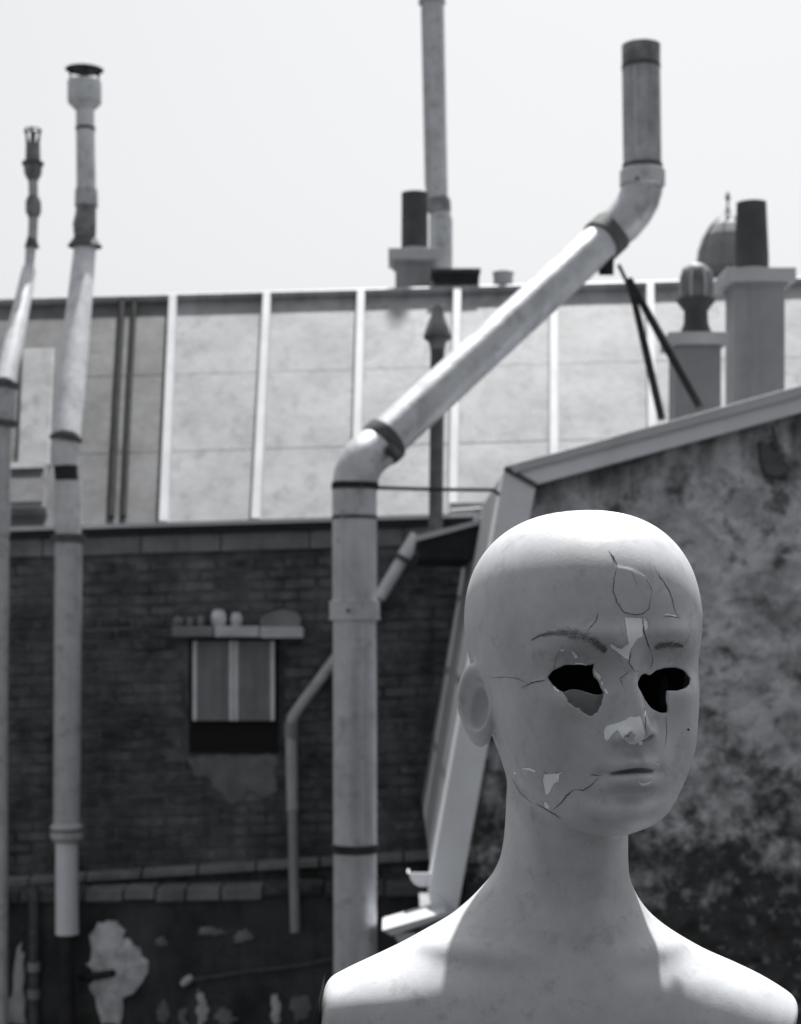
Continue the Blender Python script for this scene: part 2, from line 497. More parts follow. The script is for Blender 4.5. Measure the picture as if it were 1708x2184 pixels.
# hood slab over the window, of three stones, with a row of pots on it
for a_, b_, m_ in ((366, 455, 'stone'), (457, 552, 'stone_pale'), (554, 646, 'stone_pale')):
    s = MB(); s.pbox(a_, b_, 1337 + random.uniform(-2, 2), 1360 + random.uniform(-3, 2), DW - 0.17, DW - 0.005)
    s.build('hood_stone', m_, wi, bevel=0.012)
LAB = {0: 'tiny grey round pot at the outer end of the window hood', 1: 'tiny grey pot beside the outer end of the window hood',
       2: 'tiny grey pot in the middle of the small pots on the hood', 3: 'biggest pale egg-shaped pot on the window hood',
       4: 'smaller pale round pot beside the big pale one on the hood'}
for i, (px_, w_, h_, m_) in enumerate(((380, 24, 24, 'stone'), (405, 16, 22, 'stone'), (428, 16, 26, 'stone'), (466, 34, 38, 'plaster_white'), (504, 26, 32, 'plaster_white'))):
    s = MB(); d = DW - 0.10
    base = P(px_, 1338, d); r = px2m(w_ / 2, d); h = px2m(h_, d)
    s.lathe(base, [(r * .55, 0), (r * .9, h * .2), (r, h * .5), (r * .88, h * .78), (r * .6, h * .95), (r * .62, h), (r * .45, h), (r * .4, h * .9)], 16)
    o = s.build('flower_pot', m_, smooth=True)
    tag(o, LAB[i], 'pot', 'pots on the window hood')
s = MB(); s.prism([P(556, 1338, DW - .14), P(640, 1337, DW - .14), P(642, 1318, DW - .14), P(630, 1305, DW - .14), P(600, 1300, DW - .14), P(570, 1308, DW - .14), P(553, 1322, DW - .14)], (0, 0.10, 0))
o = s.build('stone_trough', 'stone', bevel=0.006)
tag(o, 'rounded grey stone trough on the window hood beside the pots', 'trough')

# string course and low wall in front of the rear wall
for a_, b_ in ((-200, 60), (62, 180), (183, 300), (303, 420), (423, 545), (548, 680), (684, 860), (863, 960)):
    s = MB()
    ya, yb = 1880 - 0.064 * a_, 1880 - 0.064 * b_
    q = [P(a_, ya + 13, DW - .09), P(b_ - 1, yb + 13, DW - .09), P(b_ - 1, yb, DW - .09), P(a_, ya, DW - .09)]
    s.hexa(q, [p + Vector((0, 0.088, 0.02 if k > 1 else 0)) for k, p in enumerate(q)])
    s.build('string_course_stone', 'stone', rb, bevel=0.006)

DL = 11.2
lw = thing('low_wall', (P(200, 0, DL).x, DL, 0), 'low dark blotchy wall with pale coping stones in front of the brick building', 'wall')
s = MB()
a, b = P(-300, 1926, DL), P(940, 1900, DL)
s.hexa([(a.x, DL, 0), (b.x, DL, 0), (b.x, DL, b.z), (a.x, DL, a.z)], [(a.x, DL + .22, 0), (b.x, DL + .22, 0), (b.x, DL + .22, b.z), (a.x, DL + .22, a.z)])
s.build('wall', 'low_wall', lw)
for i, (a_, b_) in enumerate(((-300, -120), (-118, 40), (42, 178), (180, 262), (264, 330), (332, 395), (397, 470), (472, 560), (562, 690), (692, 820), (822, 940))):
    s = MB()
    ya, yb = 1902 - 0.021 * a_, 1902 - 0.021 * b_
    j = random.uniform(-5, 5)
    q = [P(a_, ya + 26 + j, DL - .04), P(b_ - 1.5, yb + 26 + j, DL - .04), P(b_ - 1.5, yb + j * .4, DL - .04), P(a_, ya + j * .4, DL - .04)]
    s.hexa(q, [p + Vector((0, 0.26, 0)) for p in q])
    s.build('coping_stone', 'fascia' if 3 <= i <= 7 else 'mortar', lw, bevel=0.012)
def blob(pts, d, thick, name, m_, root):
    s = MB(); n = len(pts)
    # a domed patch: rim, inner ring, middle
    cx, cy = sum(p[0] for p in pts) / n, sum(p[1] for p in pts) / n
    big = []
    for i in range(n):
        p, q = pts[i], pts[(i + 1) % n]
        for f in (0, .33, .66):
            big.append((lerp(p[0], q[0], f) + random.uniform(-4.5, 4.5), lerp(p[1], q[1], f) + random.uniform(-4.5, 4.5)))
    rings = [(1.0, 0.0), (0.96, 0.6), (0.75, 0.9), (0.4, 1.0)]
    vs_ = []
    for sc, up in rings:
        for (x, y) in big:
            vs_.append(P(cx + (x - cx) * sc, cy + (y - cy) * sc, d) + Vector((0, -thick * up * random.uniform(.8, 1.15), 0)))
    N_ = len(big); fs = []
    for r in range(3):
        for i in range(N_):
            fs.append((r * N_ + i, r * N_ + (i + 1) % N_, (r + 1) * N_ + (i + 1) % N_, (r + 1) * N_ + i))
    fs.append(tuple(3 * N_ + i for i in range(N_)))
    return s.add(vs_, fs).build(name, m_, root, smooth=True)
blob([(190, 1990), (205, 1968), (240, 1962), (262, 1972), (268, 1998), (285, 2012), (300, 2030), (318, 2052), (312, 2085), (295, 2112), (262, 2132), (258, 2184), (215, 2184), (205, 2132), (188, 2110), (200, 2080), (185, 2060), (196, 2030)],
     DL + 0.004, 0.05, 'white_render_patch', 'plaster_white', lw)
blob([(30, 2040), (45, 2010), (52, 2050), (52, 2110), (58, 2184), (0, 2184), (2, 2155), (30, 2130)], DL + 0.004, 0.04, 'pale_render_patch', 'stone_pale', lw)
blob([(398, 1616), (450, 1611), (520, 1612), (592, 1609), (588, 1650), (600, 1690), (560, 1705), (530, 1688), (500, 1716), (462, 1690), (440, 1662), (412, 1655)], DW, .02, 'sill_render', 'fascia', wi)
s = MB(); s.tube([P(172, 2084, DL + .02), P(205, 2082, DL - .15), P(240, 2076, DL - .33)], 0.026, 14)
s.build('drain_spout', 'dark_metal', lw, smooth=True)
# smaller remains of pale render along the foot of the wall
for (px_, py_, w_, h_, m_) in ((430, 2150, 15, 42, 'stone_pale'), (392, 2168, 12, 26, 'stone'), (480, 2172, 24, 22, 'stone'), (586, 2158, 10, 36, 'stone_pale'), (350, 2160, 16, 30, 'stone'),
                               (640, 2150, 20, 40, 'stone'), (345, 2010, 14, 12, 'stone'), (520, 2000, 30, 14, 'stone'), (450, 1985, 34, 12, 'stone')):
    blob([(px_ + w_ * math.cos(a_) * random.uniform(.6, 1.2), py_ + h_ * math.sin(a_) * random.uniform(.6, 1.2)) for a_ in np.linspace(0, 2 * math.pi, 11)[:-1]], DL + .004, .022, 'render_remnant', m_, lw)
lp = thing('drain_pipe', P(72, 2500, DL - .06), 'thin dark drain pipe standing against the low blotchy wall', 'pipe')
lp.location.z = 0
s = MB(); q = P(72, 1890, DL - .06); s.tube([Vector((q.x, q.y, 0)), q], 0.034, 14); s.build('pipe', 'iron', lp, smooth=True)
for y_ in (2062, 2120):
    q = P(72, y_, DL - .06); s = MB(); s.tube([q - Vector((0, 0, .03)), q + Vector((0, 0, .03))], 0.044, 14); s.build('collar', 'zinc_dull', lp, smooth=True)
s = MB(); s.tube([P(402, 2092, DL - .04), P(520, 2074, DL - .035), P(640, 2060, DL - .04), P(715, 2044, DL - .03)], 0.012, 10)
cd = s.build('conduit', 'iron', smooth=True)
tag(cd, 'thin dark conduit running up along the low wall', 'conduit')
s = MB(); q = P(400, 2090, DL - .05); s.tube([q + Vector((-.035, 0, -.03)), q + Vector((0, -.01, 0)), q + Vector((.03, 0, .02))], [.02, .03, .018], 12)
s.build('conduit_end_box', 'stone_pale', cd, smooth=True)

# downpipe zigzag on the rear wall
dp = thing('downpipe', P(621, 1990, DW - .10), 'thin grey downpipe with a slanted run from the gutter to the brick wall', 'pipe')
d = DW - 0.10
s = MB(); s.tube([P(890, 1142, d), P(858, 1192, d)], px2m(16, d), 16); s.build('upper_run', 'zinc_coping', dp, smooth=True)
s = MB(); s.tube([P(861, 1187, d), P(856, 1196, d)], px2m(21, d), 16); s.build('collar', 'iron', dp, smooth=True)
s = MB(); s.tube([P(857, 1194, d), P(806, 1280, d)], px2m(14, d), 16); s.build('middle_run', 'zinc_coping', dp, smooth=True)
s = MB(); s.tube([P(808, 1276, d), P(797, 1296, d)], px2m(16, d), 16); s.build('collar', 'iron', dp, smooth=True)
s = MB(); s.tube([P(800, 1290, d), P(640, 1506, d), P(625, 1528, d), P(621, 1548, d)], px2m(12, d), 16); s.build('slanted_run', 'pipe_grey', dp, smooth=True)
s = MB(); s.tube([P(621, 1540, d), P(621, 1572, d)], px2m(15, d), 16); s.build('collar', 'zinc_dull', dp, smooth=True)
s = MB(); s.tube([P(621, 1570, d), P(624, 1730, d)], px2m(12.5, d), 16); s.build('lower_run', 'pipe_grey', dp, smooth=True)
s = MB(); s.tube([P(624, 1725, d), P(626, 1840, d - .2), P(630, 1990, DL - .09)], px2m(11, d), 16); s.build('foot_run', 'zinc_dull', dp, smooth=True)

# things on the left of the rear roof
s = MB()
for (a_, b_, y0, y1, up) in ((20, 108, 1006, 1098, 0.05), (46, 112, 752, 1000, 0.03)):
    pass
hatch = thing('roof_hatch', P(64, 1098, DW), 'pale low roof hatch set in the zinc beside the tall cowl pipe', 'roof hatch')
def on_roof(px, f, up):
    """point on the rear roof: f=0 ridge, 1 eave"""
    a_ = P(px, ridge_y(px), DR); b_ = P(px - 22 * (1 - px / 1300), eave_y(px), DW - .06)
    return lerp(a_, b_, f) + Vector((0, -0.81, 0.59)) * up
def roof_box(px0, px1, f0, f1, h0, h1):
    s = MB()
    s.hexa([on_roof(px0, f0, h1), on_roof(px1, f0, h1), on_roof(px1, f1, h1), on_roof(px0, f1, h1)],
           [on_roof(px0, f0, h0), on_roof(px1, f0, h0), on_roof(px1, f1, h0), on_roof(px0, f1, h0)])
    return s
roof_box(28, 120, .77, .95, -.01, .09).build('frame', 'fascia', hatch, bevel=0.006)
roof_box(34, 114, .775, .80, .091, .12).build('lid_edge', 'zinc', hatch)
roof_box(34, 114, .81, .93, .091, .10).build('lid', 'zinc_old', hatch)
st = roof_box(55, 122, .24, .76, -.01, .045).build('roof_flashing', 'zinc', bevel=0.008)
tag(st, 'grey zinc flashing strip running up the roof from the hatch', 'flashing')
for i, px_ in enumerate((258, 284)):  # dark stains on the roof sheets, built as raised tubes
    s = MB(); s.tube([on_roof(px_ + 4, .0, .03), on_roof(px_ - 1, .5, .022), on_roof(px_ - 3, .97, .022)], 0.02 if i else 0.024, 10)
    o = s.build('roof_stain_tube', 'dark_metal', smooth=True)
    tag(o, ('thicker' if i == 0 else 'thinner') + ' dark tube standing for a stain on the zinc roof near the tall cowl pipe', 'stain tube', 'stain tubes on the zinc roof')

# ------------------------------------------------------------------ cowl pipes on the left
def pipe_run(root, pts, widths, d, m_, name, seg=20):
    s = MB()
    s.tube([P(p[0], p[1], d + (p[2] if len(p) > 2 else 0)) for p in pts], [px2m(w_ / 2, d + (p[2] if len(p) > 2 else 0)) for w_, p in zip(widths, pts)], seg)
    return s.build(name, m_, root, smooth=True)
d = DL - 0.13
base = P(145, 2040, d); base.z = 0
ta = thing('cowl_pipe', base, 'tall pale vent pipe with a drum cowl, white slanted middle and grey foot', 'vent pipe')
pipe_run(ta, [(143, 1992), (142, 1790)], [50, 48], d, 'zinc_coping', 'foot_pipe')
s = MB(); q = P(143, 1996, d); s.tube([Vector((q.x, q.y, 0)), q + Vector((0, 0, .02))], px2m(17, d), 16); s.build('buried_pipe', 'dark_metal', ta, smooth=True)
pipe_run(ta, [(142, 1796), (142, 1786), (142, 1762), (142, 1754)], [54, 70, 70, 56], d, 'pipe_grey', 'collar')
pipe_run(ta, [(142, 1772), (142, 1768)], [73, 73], d, 'iron', 'collar_strap')
pipe_run(ta, [(142, 1760), (146, 1150)], [57, 58], d, 'pipe_grey', 'lower_pipe')
pipe_run(ta, [(146, 1156), (146, 1140)], [72, 72], d, 'iron', 'collar')
pipe_run(ta, [(146, 1140), (145, 1118)], [54, 60], d, 'pipe_white', 'eave_socket')
pipe_run(ta, [(144, 1120), (144, 1026)], [60, 60], d, 'pipe_white', 'eave_pipe')
pipe_run(ta, [(143, 1030), (139, 990)], [50, 50], d, 'dark_metal', 'elbow_gap')
pipe_run(ta, [(139, 994), (137, 962), (140, 938)], [56, 62, 58], d, 'pipe_white', 'elbow')
pipe_run(ta, [(140, 940), (141, 932)], [70, 70], d, 'iron', 'collar')
pipe_run(ta, [(141, 934, 0), (160, 740, .35), (181, 530, .8)], [60, 58, 47], d, 'pipe_white', 'slanted_pipe')
dT = d + .8
def cone(root, x, y0, y1, w0, w1, dd, m_, name): return pipe_run(root, [(x, y0), (x, y1)], [w0, w1], dd, m_, name)
cone(ta, 181, 526, 505, 74, 44, dT, 'iron', 'rain_collar')
pipe_run(ta, [(181, 510), (180, 480), (183, 455), (184, 425)], [46, 50, 44, 42], dT, 'flue_soot', 'kinked_joint')
pipe_run(ta, [(184, 440), (184, 405)], [50, 48], dT, 'pipe_grey', 'collar')
pipe_run(ta, [(184, 410), (181, 222)], [42, 39], dT, 'pipe_white', 'upper_pipe')
pipe_run(ta, [(182, 278), (182, 272)], [43, 43], dT, 'iron', 'band')
s = MB(); q = P(180, 236, dT); w_ = lambda n: px2m(n, dT)
s.lathe(q, [(w_(19), 0), (w_(35), w_(16)), (w_(36), w_(20)), (w_(36), w_(60)), (w_(33), w_(63)), (w_(30), w_(60)), (w_(28), w_(20))], 28)
s.build('cowl_drum', 'pipe_white', ta, smooth=True)
for an in (20, 110, 200, 290):
    c_, s_ = math.cos(math.radians(an)), math.sin(math.radians(an))
    s = MB(); v0 = q + Vector((c_ * w_(31), s_ * w_(31), w_(58))); v1 = q + Vector((c_ * w_(29), s_ * w_(29), w_(84)))
    s.tube([v0, lerp(v0, v1, .6), v1], [w_(2.5), w_(2), w_(5)], 8); s.build('cap_strut', 'dark_metal', ta, smooth=True)
s = MB(); s.lathe(q, [(w_(38), w_(86)), (w_(41), w_(87)), (w_(38), w_(88)), (w_(12), w_(89))], 28); s.build('cap_disc', 'iron', ta, smooth=True)

d = DL - 0.13
base = P(4, 2040, d); base.z = 0
tb = thing('slim_cowl_pipe', base, 'slim vent pipe with a forked open cowl and knobbly joints, white below', 'vent pipe')
s = MB(); q = P(2, 1500, d); s.tube([Vector((q.x, q.y, 0)), q, P(4, 1110, d)], px2m(15, d), 18); s.build('lower_pipe', 'pipe_grey', tb, smooth=True)
pipe_run(tb, [(4, 1140), (5, 900)], [34, 36], d, 'pipe_grey', 'eave_pipe')
pipe_run(tb, [(6, 908), (7, 896)], [58, 58], d, 'iron', 'collar')
pipe_run(tb, [(7, 900), (9, 820)], [52, 50], d, 'pipe_grey', 'socket')
pipe_run(tb, [(9, 828), (10, 815)], [58, 58], d, 'iron', 'collar')
pipe_run(tb, [(10, 818, 0), (30, 730, .2), (62, 575, .7)], [44, 42, 30], d, 'pipe_white', 'slanted_pipe')
dT = d + .7
cone(tb, 61, 575, 562, 26, 14, dT, 'iron', 'rain_collar')
pipe_run(tb, [(62, 570), (66, 520)], [20, 22], dT, 'pipe_white', 'thin_neck')
cone(tb, 68, 528, 505, 32, 18, dT, 'iron', 'rain_collar')
pipe_run(tb, [(69, 512), (71, 460)], [20, 20], dT, 'pipe_grey', 'neck')
pipe_run(tb, [(71, 464), (71, 452), (71, 430), (71, 418)], [22, 33, 33, 22], dT, 'flue_soot', 'knob')
pipe_run(tb, [(71, 422), (70, 375)], [20, 20], dT, 'pipe_grey', 'neck')
pipe_run(tb, [(70, 385), (70, 372), (70, 352), (70, 344)], [22, 36, 40, 34], dT, 'flue_soot', 'lower_cup')
pipe_run(tb, [(70, 352), (70, 346)], [46, 46], dT, 'iron', 'ring')
pipe_run(tb, [(70, 346), (70, 305)], [32, 30], dT, 'flue_soot', 'upper_cup')
q = P(70, 305, dT); w_ = lambda n: px2m(n, dT)
for an in (0, 90, 180, 270):
    c_, s_ = math.cos(math.radians(an)), math.sin(math.radians(an))
    v0, v1 = q + Vector((c_ * w_(11), s_ * w_(11), -w_(2))), q + Vector((c_ * w_(15), s_ * w_(15), w_(27)))
    s = MB(); s.tube([v0, lerp(v0, v1, .65), v1], [w_(4), w_(2.5), w_(4.5)], 8); s.build('prong', 'iron', tb, smooth=True)
s = MB()
ring = [q + Vector((math.cos(i * math.pi / 10) * w_(16), math.sin(i * math.pi / 10) * w_(16), w_(28.5))) for i in range(21)]
s.tube(ring, w_(1.8), 8, cap=False); s.build('rim_ring', 'iron', tb, smooth=True)

# ------------------------------------------------------------------ chimneys on the rear ridge
def chimney(name, label, d, shaft, slab, pot, y_foot, base_mat='chimney', depth=None, pot_mat='pot', pot_top=None, coves=True):
    x0, x1, y0, y1 = shaft
    dep = depth or px2m(x1 - x0, d)
    c = P((x0 + x1) / 2, y1, d); c.z = y_foot
    r = thing(name, c, label, 'chimney')
    s = MB(); a_, b_ = P(x0, y1, d), P(x1, y0, d); s.box(a_.x, b_.x, d, d + dep, y_foot, b_.z); s.build('shaft', base_mat, r, bevel=0.006)
    if coves:
        e = px2m(6, d); s = MB(); s.box(a_.x - e, b_.x + e, d - e, d + dep + e, b_.z - px2m(7, d), b_.z + 0.001); s.build('cove', base_mat, r, bevel=0.004)
    a2, b2 = P(slab[0], slab[3], d), P(slab[1], slab[2], d)
    ov = px2m((slab[1] - slab[0]) - (x1 - x0), d) / 2
    s = MB(); s.box(a2.x, b2.x, d - ov, d + dep + ov, b_.z + 0.002, b2.z); s.build('slab', 'slab', r, bevel=0.008)
    if pot:
        p0, p1, py0, py1 = pot
        bs = P((p0 + p1) / 2, py1, d); bs.y = d + dep / 2; bs.z = b2.z - 0.01
        sc = (d + dep / 2) / d
        R = px2m((p1 - p0) / 2, d) * sc; H = px2m(py1 - py0, d) * sc + 0.01
        tp = pot_top or 0.86
        s = MB(); s.lathe(bs, [(R * 1.18, 0), (R * 1.12, H * .03), (R * 1.0, H * .07), (R * 1.0, H * .25), (R * (1 + tp) / 2, H * .6), (R * tp, H * .97), (R * tp * 1.02, H), (R * tp * .85, H), (R * tp * .8, H * .8)], 26)
        po = s.build('chimney_pot', pot_mat, r, smooth=True)
        s = MB(); s.lathe(bs + Vector((0, 0, 0.0)), [(R * 1.7, -0.002), (R * 1.35, H * .05), (R * 1.05, H * .085)], 20); s.build('mortar_fillet', 'slab', po, smooth=True)
    return r
zr = P(880, ridge_y(880), DR).z
chimney('chimney', 'squat ridge chimney with a dark straight pot beside the tallest flue', DR + 0.45, (843, 922, 556, 640), (828, 938, 532, 555), (856, 913, 405, 532), zr - .75, depth=.26, pot_top=.98)
s = MB(); q = P(972, 640, DR + .05); q.z = zr - .3
bx = thing('ridge_vent', q, 'low dark louvred vent box on the ridge beside the squat chimney', 'vent')
s.pbox(924, 1021, 579, 640, DR + .05, DR + .35); s.build('box', 'iron', bx)
for y_ in (583, 590, 597):
    s = MB(); s.pbox(923, 1022, y_, y_ + 4, DR + .035, DR + .06); s.build('louvre', 'dark_metal', bx)
s = MB(); s.pbox(919, 1025, 572, 579, DR + .02, DR + .38); s.build('lid', 'iron', bx)
s = MB(); q = P(1073, 640, DR + .1); q.z = zr - .3
st = thing('ridge_stub_pot', q, 'short pale round pot on the ridge beside the dark vent box', 'chimney pot')
s.lathe(q, [(px2m(21, DR), 0), (px2m(21, DR), px2m(70, DR) + .0), (px2m(21, DR), P(0, 574, DR).z - q.z), (px2m(17, DR), P(0, 572, DR).z - q.z)], 20); s.build('pot_body', 'slab', st, smooth=True)
s = MB(); s.lathe(Vector((q.x, q.y, P(0, 575, DR).z)), [(px2m(22.5, DR), -.02), (px2m(23, DR), 0), (px2m(19, DR), .012)], 20); s.build('rim', 'slab', st, smooth=True)
# tallest flue, cut by the top of the picture
d = DR + 1.38
q = P(940, 640, d); q.z = zr - 1.6
tf = thing('tall_flue', q, 'tallest straight grey flue rising from the ridge behind the squat chimney', 'flue')
s = MB(); s.tube([Vector((P(940, 0, d).x, d, q.z)), P(940, 470, d), P(937, 455, d)], [px2m(25, d)] * 2 + [px2m(22, d)], 22); s.build('foot_pipe', 'flue', tf, smooth=True)
s = MB(); s.tube([P(937, 456, d), P(937, 450, d), P(936, 428, d), P(935, 420, d)], [px2m(22, d), px2m(25, d), px2m(25, d), px2m(20, d)], 22); s.build('collar', 'flue_soot', tf, smooth=True)
s = MB(); s.tube([P(933, 424, d), P(930, 395, d), P(921, -40, d)], [px2m(22, d), px2m(24.5, d), px2m(25, d)], 22); s.build('upper_pipe', 'flue', tf, smooth=True)
s = MB(); s.tube([P(921, 8, d), P(921, -8, d)], [px2m(29, d)] * 2, 22); s.build('band', 'flue', tf, smooth=True)

# ------------------------------------------------------------------ gable house on the right
DG = 7.2
gh = thing('gable_house', P(1300, 0, DG) * 1.0, 'house with a crumbling blotchy gable wall edged by pale zinc copings', 'house')
gh.location = (P(1300, 0, DG).x, DG, 0)
# outline: foot of the steep slope, the break, the upper slope to its ridge out of frame, and down again
break_px, foot_px = (1110, 1015), (952, 1935)
def up_line(px): return 1015 - (px - 1110) * 0.281
ridge_px = 2450
prof = [(975, None), (975, 1930), foot_px, break_px, (ridge_px, up_line(ridge_px)), (2 * ridge_px - 1110, 1015), (2 * ridge_px - 960, None)]
pts = []
for px_, py_ in prof:
    p = P(px_, py_ if py_ is not None else 1500, DG + .03)
    if py_ is None: p.z = 0
    pts.append(p)
s = MB(); s.prism(pts, (0, 11.36 - DG - .03, 0)); s.build('house_body', 'stone', gh)
# the front skin, really uneven
from mathutils import noise as mnoise
zbot = 0.0
x0, x1 = P(958, 0, DG).x, P(1960, 0, DG).x
nx, nz = 170, 190
vs_, fs = [], []
pf, pb = P(foot_px[0], foot_px[1], DG), P(break_px[0], break_px[1], DG)
for i in range(nx + 1):
    x = lerp(x0, x1, i / nx)
    px_ = 854 + x / (K * DG)
    if x < pf.x: zt = pf.z
    elif x < pb.x: zt = lerp(pf.z, pb.z, (x - pf.x) / (pb.x - pf.x))
    else: zt = P(px_, up_line(px_), DG).z
    zlow = P(0, 2400, DG).z
    for j in range(nz + 1):
        z = lerp(zlow, zt, j / nz)
        v = Vector((x, 0, z))
        lump = mnoise.fractal(v * 7.0, 0.9, 2.0, 5) * 0.026
        hole = mnoise.noise(v * 3.1 + Vector((4, 2, 9)))
        pit = -0.03 * max(0, min(1, (hole - 0.22) / 0.12)) - 0.02 * max(0, (mnoise.noise(v * 13.0) - .35) * 3)
        low = max(0, min(1, (P(0, 1700, DG).z - z) / .5))
        clump = mnoise.noise(v * 16.0 + Vector((1, 1, 5))) * 0.022 * low
        y = DG - 0.02 - lump - pit - clump
        vs_.append((x, min(y, DG + .025), z))
for i in range(nx):
    for j in range(nz):
        a_ = i * (nz + 1) + j
        fs.append((a_, a_ + nz + 1, a_ + nz + 2, a_ + 1))
s = MB(); s.add(vs_, fs); s.build('gable_render', 'gable', gh, smooth=False)
me = gh.children[-1].data
me.polygons.foreach_set('use_smooth', [True] * len(me.polygons))
# copings (front faces as in the photograph), mitred at the break
def band(name, m_, outer, inner, d0, dep, root):
    s = MB()
    q = [P(p[0], p[1], d0) for p in (outer[0], outer[1], inner[1], inner[0])]
    s.hexa(q, [p + Vector((0, dep, 0)) for p in q]); return s.build(name, m_, root, bevel=0.005)
D0 = DG - .07
def tl(px): return 997 - (px - 1078) * 0.312
def bl(px): return 1033 - (px - 1145) * 0.272
band('upper_coping', 'zinc_coping', ((1081, 998), (2450, tl(2450) + 60)), ((1146, 1033), (2450, bl(2450))), D0, .34, gh)
band('upper_coping_lip', 'zinc_light', ((1083, 993), (2450, tl(2450) + 48)), ((1098, 1009), (2450, tl(2450) + 78)), D0 - .02, .30, gh)
band('steep_coping', 'zinc_coping', ((1077, 1001), (916, 1890)), ((1143, 1036), (975, 1948)), D0, .34, gh)
s = MB(); s.tube([P(1076, 998, D0 - .006), P(1144, 1036, D0 - .006)], .011, 8); s.build('mitre_seam', 'iron', gh, smooth=True)
# rounded foot of the steep coping
s = MB(); pts = [P(x, y, D0 + .002) for x, y in ((916, 1890), (913, 1905), (918, 1930), (932, 1946), (950, 1954), (966, 1953), (975, 1948))]
s.prism(pts, (0, .33, 0)); s.build('coping_foot', 'zinc_coping', gh)
# steep mansard slope seen behind the coping, and horizontal sheet laps on it
A0, A1 = P(1080, 1003, DG + .24), P(919, 1888, DG + .24)
yb = Vector((0, 11.34 - DG - .24, 0)); nrm = Vector((-0.985, 0, 0.17))
for k in range(4):
    f0, f1 = k / 4, (k + 1) / 4 + .012
    p0, p1 = lerp(A0, A1, f0) + Vector((.012, 0, 0)), lerp(A0, A1, min(f1, 1)) + Vector((.012, 0, 0))
    u = nrm * (.004 * (4 - k))
    s = MB(); s.hexa([p0 + u, p0 + yb + u, p1 + yb + u, p1 + u], [p0 - nrm * .03, p0 + yb - nrm * .03, p1 + yb - nrm * .03, p1 - nrm * .03])
    s.build('slope_sheet', 'zinc_dull', gh)
# eave gutters of this house, seen end-on below the steep coping
def half_gutter(px_, py_, r_px, d0, length, name, m_, root):
    s = MB(); c = P(px_, py_, d0); r = px2m(r_px, d0); out, inn = [], []
    for i in range(13):
        a_ = math.pi + math.pi * i / 12
        out.append(c + Vector((r * math.cos(a_), 0, r * math.sin(a_)))); inn.append(c + Vector((r * .9 * math.cos(a_), 0, r * .9 * math.sin(a_))))
    s.prism(out + inn[::-1], (0, length, 0))
    e = MB(); e.prism(out, (0, .01, 0))
    g_ = s.build(name, m_, root); e.build('gutter_end', m_, g_)
    return g_
half_gutter(902, 1862, 33, DG + .02, .12, 'eave_gutter', 'zinc_coping', gh)
half_gutter(868, 1990, 30, DG - .25, .16, 'lower_gutter', 'zinc_light', gh)
s = MB(); q = [P(815, 1984, DG - .28), P(950, 1945, DG - .28), P(958, 1953, DG - .28), P(835, 1996, DG - .28)]
s.prism(q, (0, .3, 0)); s.build('gutter_flashing', 'zinc_light', gh)
s = MB(); s.pbox(898, 990, 1968, 2400, DG - .2, DG + .6); s.build('gutter_corbel', 'stone', gh)
# dark hollow with a hook high on the gable
s = MB(); q = [(1622, 940), (1640, 946), (1655, 938), (1660, 960), (1676, 985), (1690, 998), (1680, 1012), (1655, 1018), (1632, 1010), (1624, 985)]
s.prism([P(x, y, DG - .045) for x, y in q], (0, .06, 0)); s.build('iron_pulley', 'iron', gh, bevel=.008)
s = MB(); s.tube([P(1646, 905, DG - .06), P(1652, 930, DG - .055), P(1656, 955, DG - .05)], [.006, .01, .016], 8); s.build('pulley_hook', 'iron', gh, smooth=True)
# low dormer hood joining the two roofs
dh = thing('dormer', P(970, 1195, 9.6), 'low dark dormer with a pale sloping zinc top against the mansard slope', 'dormer')
s = MB(); q = [P(892, 1153, 9.4), P(1062, 1112, 9.4), P(1062, 1194, 9.4), P(892, 1190, 9.4)]
s.prism(q, (0, 1.2, 0)); s.build('cheek', 'dark_metal', dh)
s = MB(); q = [P(886, 1143, 9.36), P(1060, 1098, 9.36), P(1060, 1108, 9.36), P(886, 1155, 9.36)]
s.prism(q, (0, 1.28, 0)); s.build('zinc_top', 'zinc_light', dh)
s = MB(); s.tube([P(960, 1094, 9.7), P(1050, 1086, 9.7)], .02, 10); s.build('top_roll', 'zinc_dull', dh, smooth=True)
s = MB(); s.pbox(960, 1046, 1072, 1086, 9.9, 10.1); s.build('upstand', 'zinc_dull', dh)
s = MB(); s.pbox(1004, 1062, 1194.5, 1216, 9.45, 10.4); s.build('soffit', 'zinc_dull', dh)

# dark vent pipe in front of the rear roof
d = 9.9
vp = thing('dark_vent_pipe', P(930, 1140, d), 'sooty dark vent pipe with a pointed cowl standing behind the slanted flue', 'vent pipe')
s = MB(); s.tube([P(929, 1145, d), P(933, 730, d)], px2m(15, d), 16); s.build('pipe', 'iron', vp, smooth=True)
s = MB(); q = P(933, 745, d); w_ = lambda n: px2m(n, d)
s.lathe(q, [(w_(16), 0), (w_(18), w_(12)), (w_(27), w_(22)), (w_(29), w_(30)), (w_(24), w_(48)), (w_(17), w_(66)), (w_(14), w_(72)), (w_(14), w_(86)), (w_(10), w_(94))], 18); s.build('cowl', 'flue_soot', vp, smooth=True)
s = MB(); s.lathe(q, [(w_(27), w_(20)), (w_(30), w_(24)), (w_(30), w_(29)), (w_(26), w_(33))], 18); s.build('cowl_ring', 'iron', vp, smooth=True)

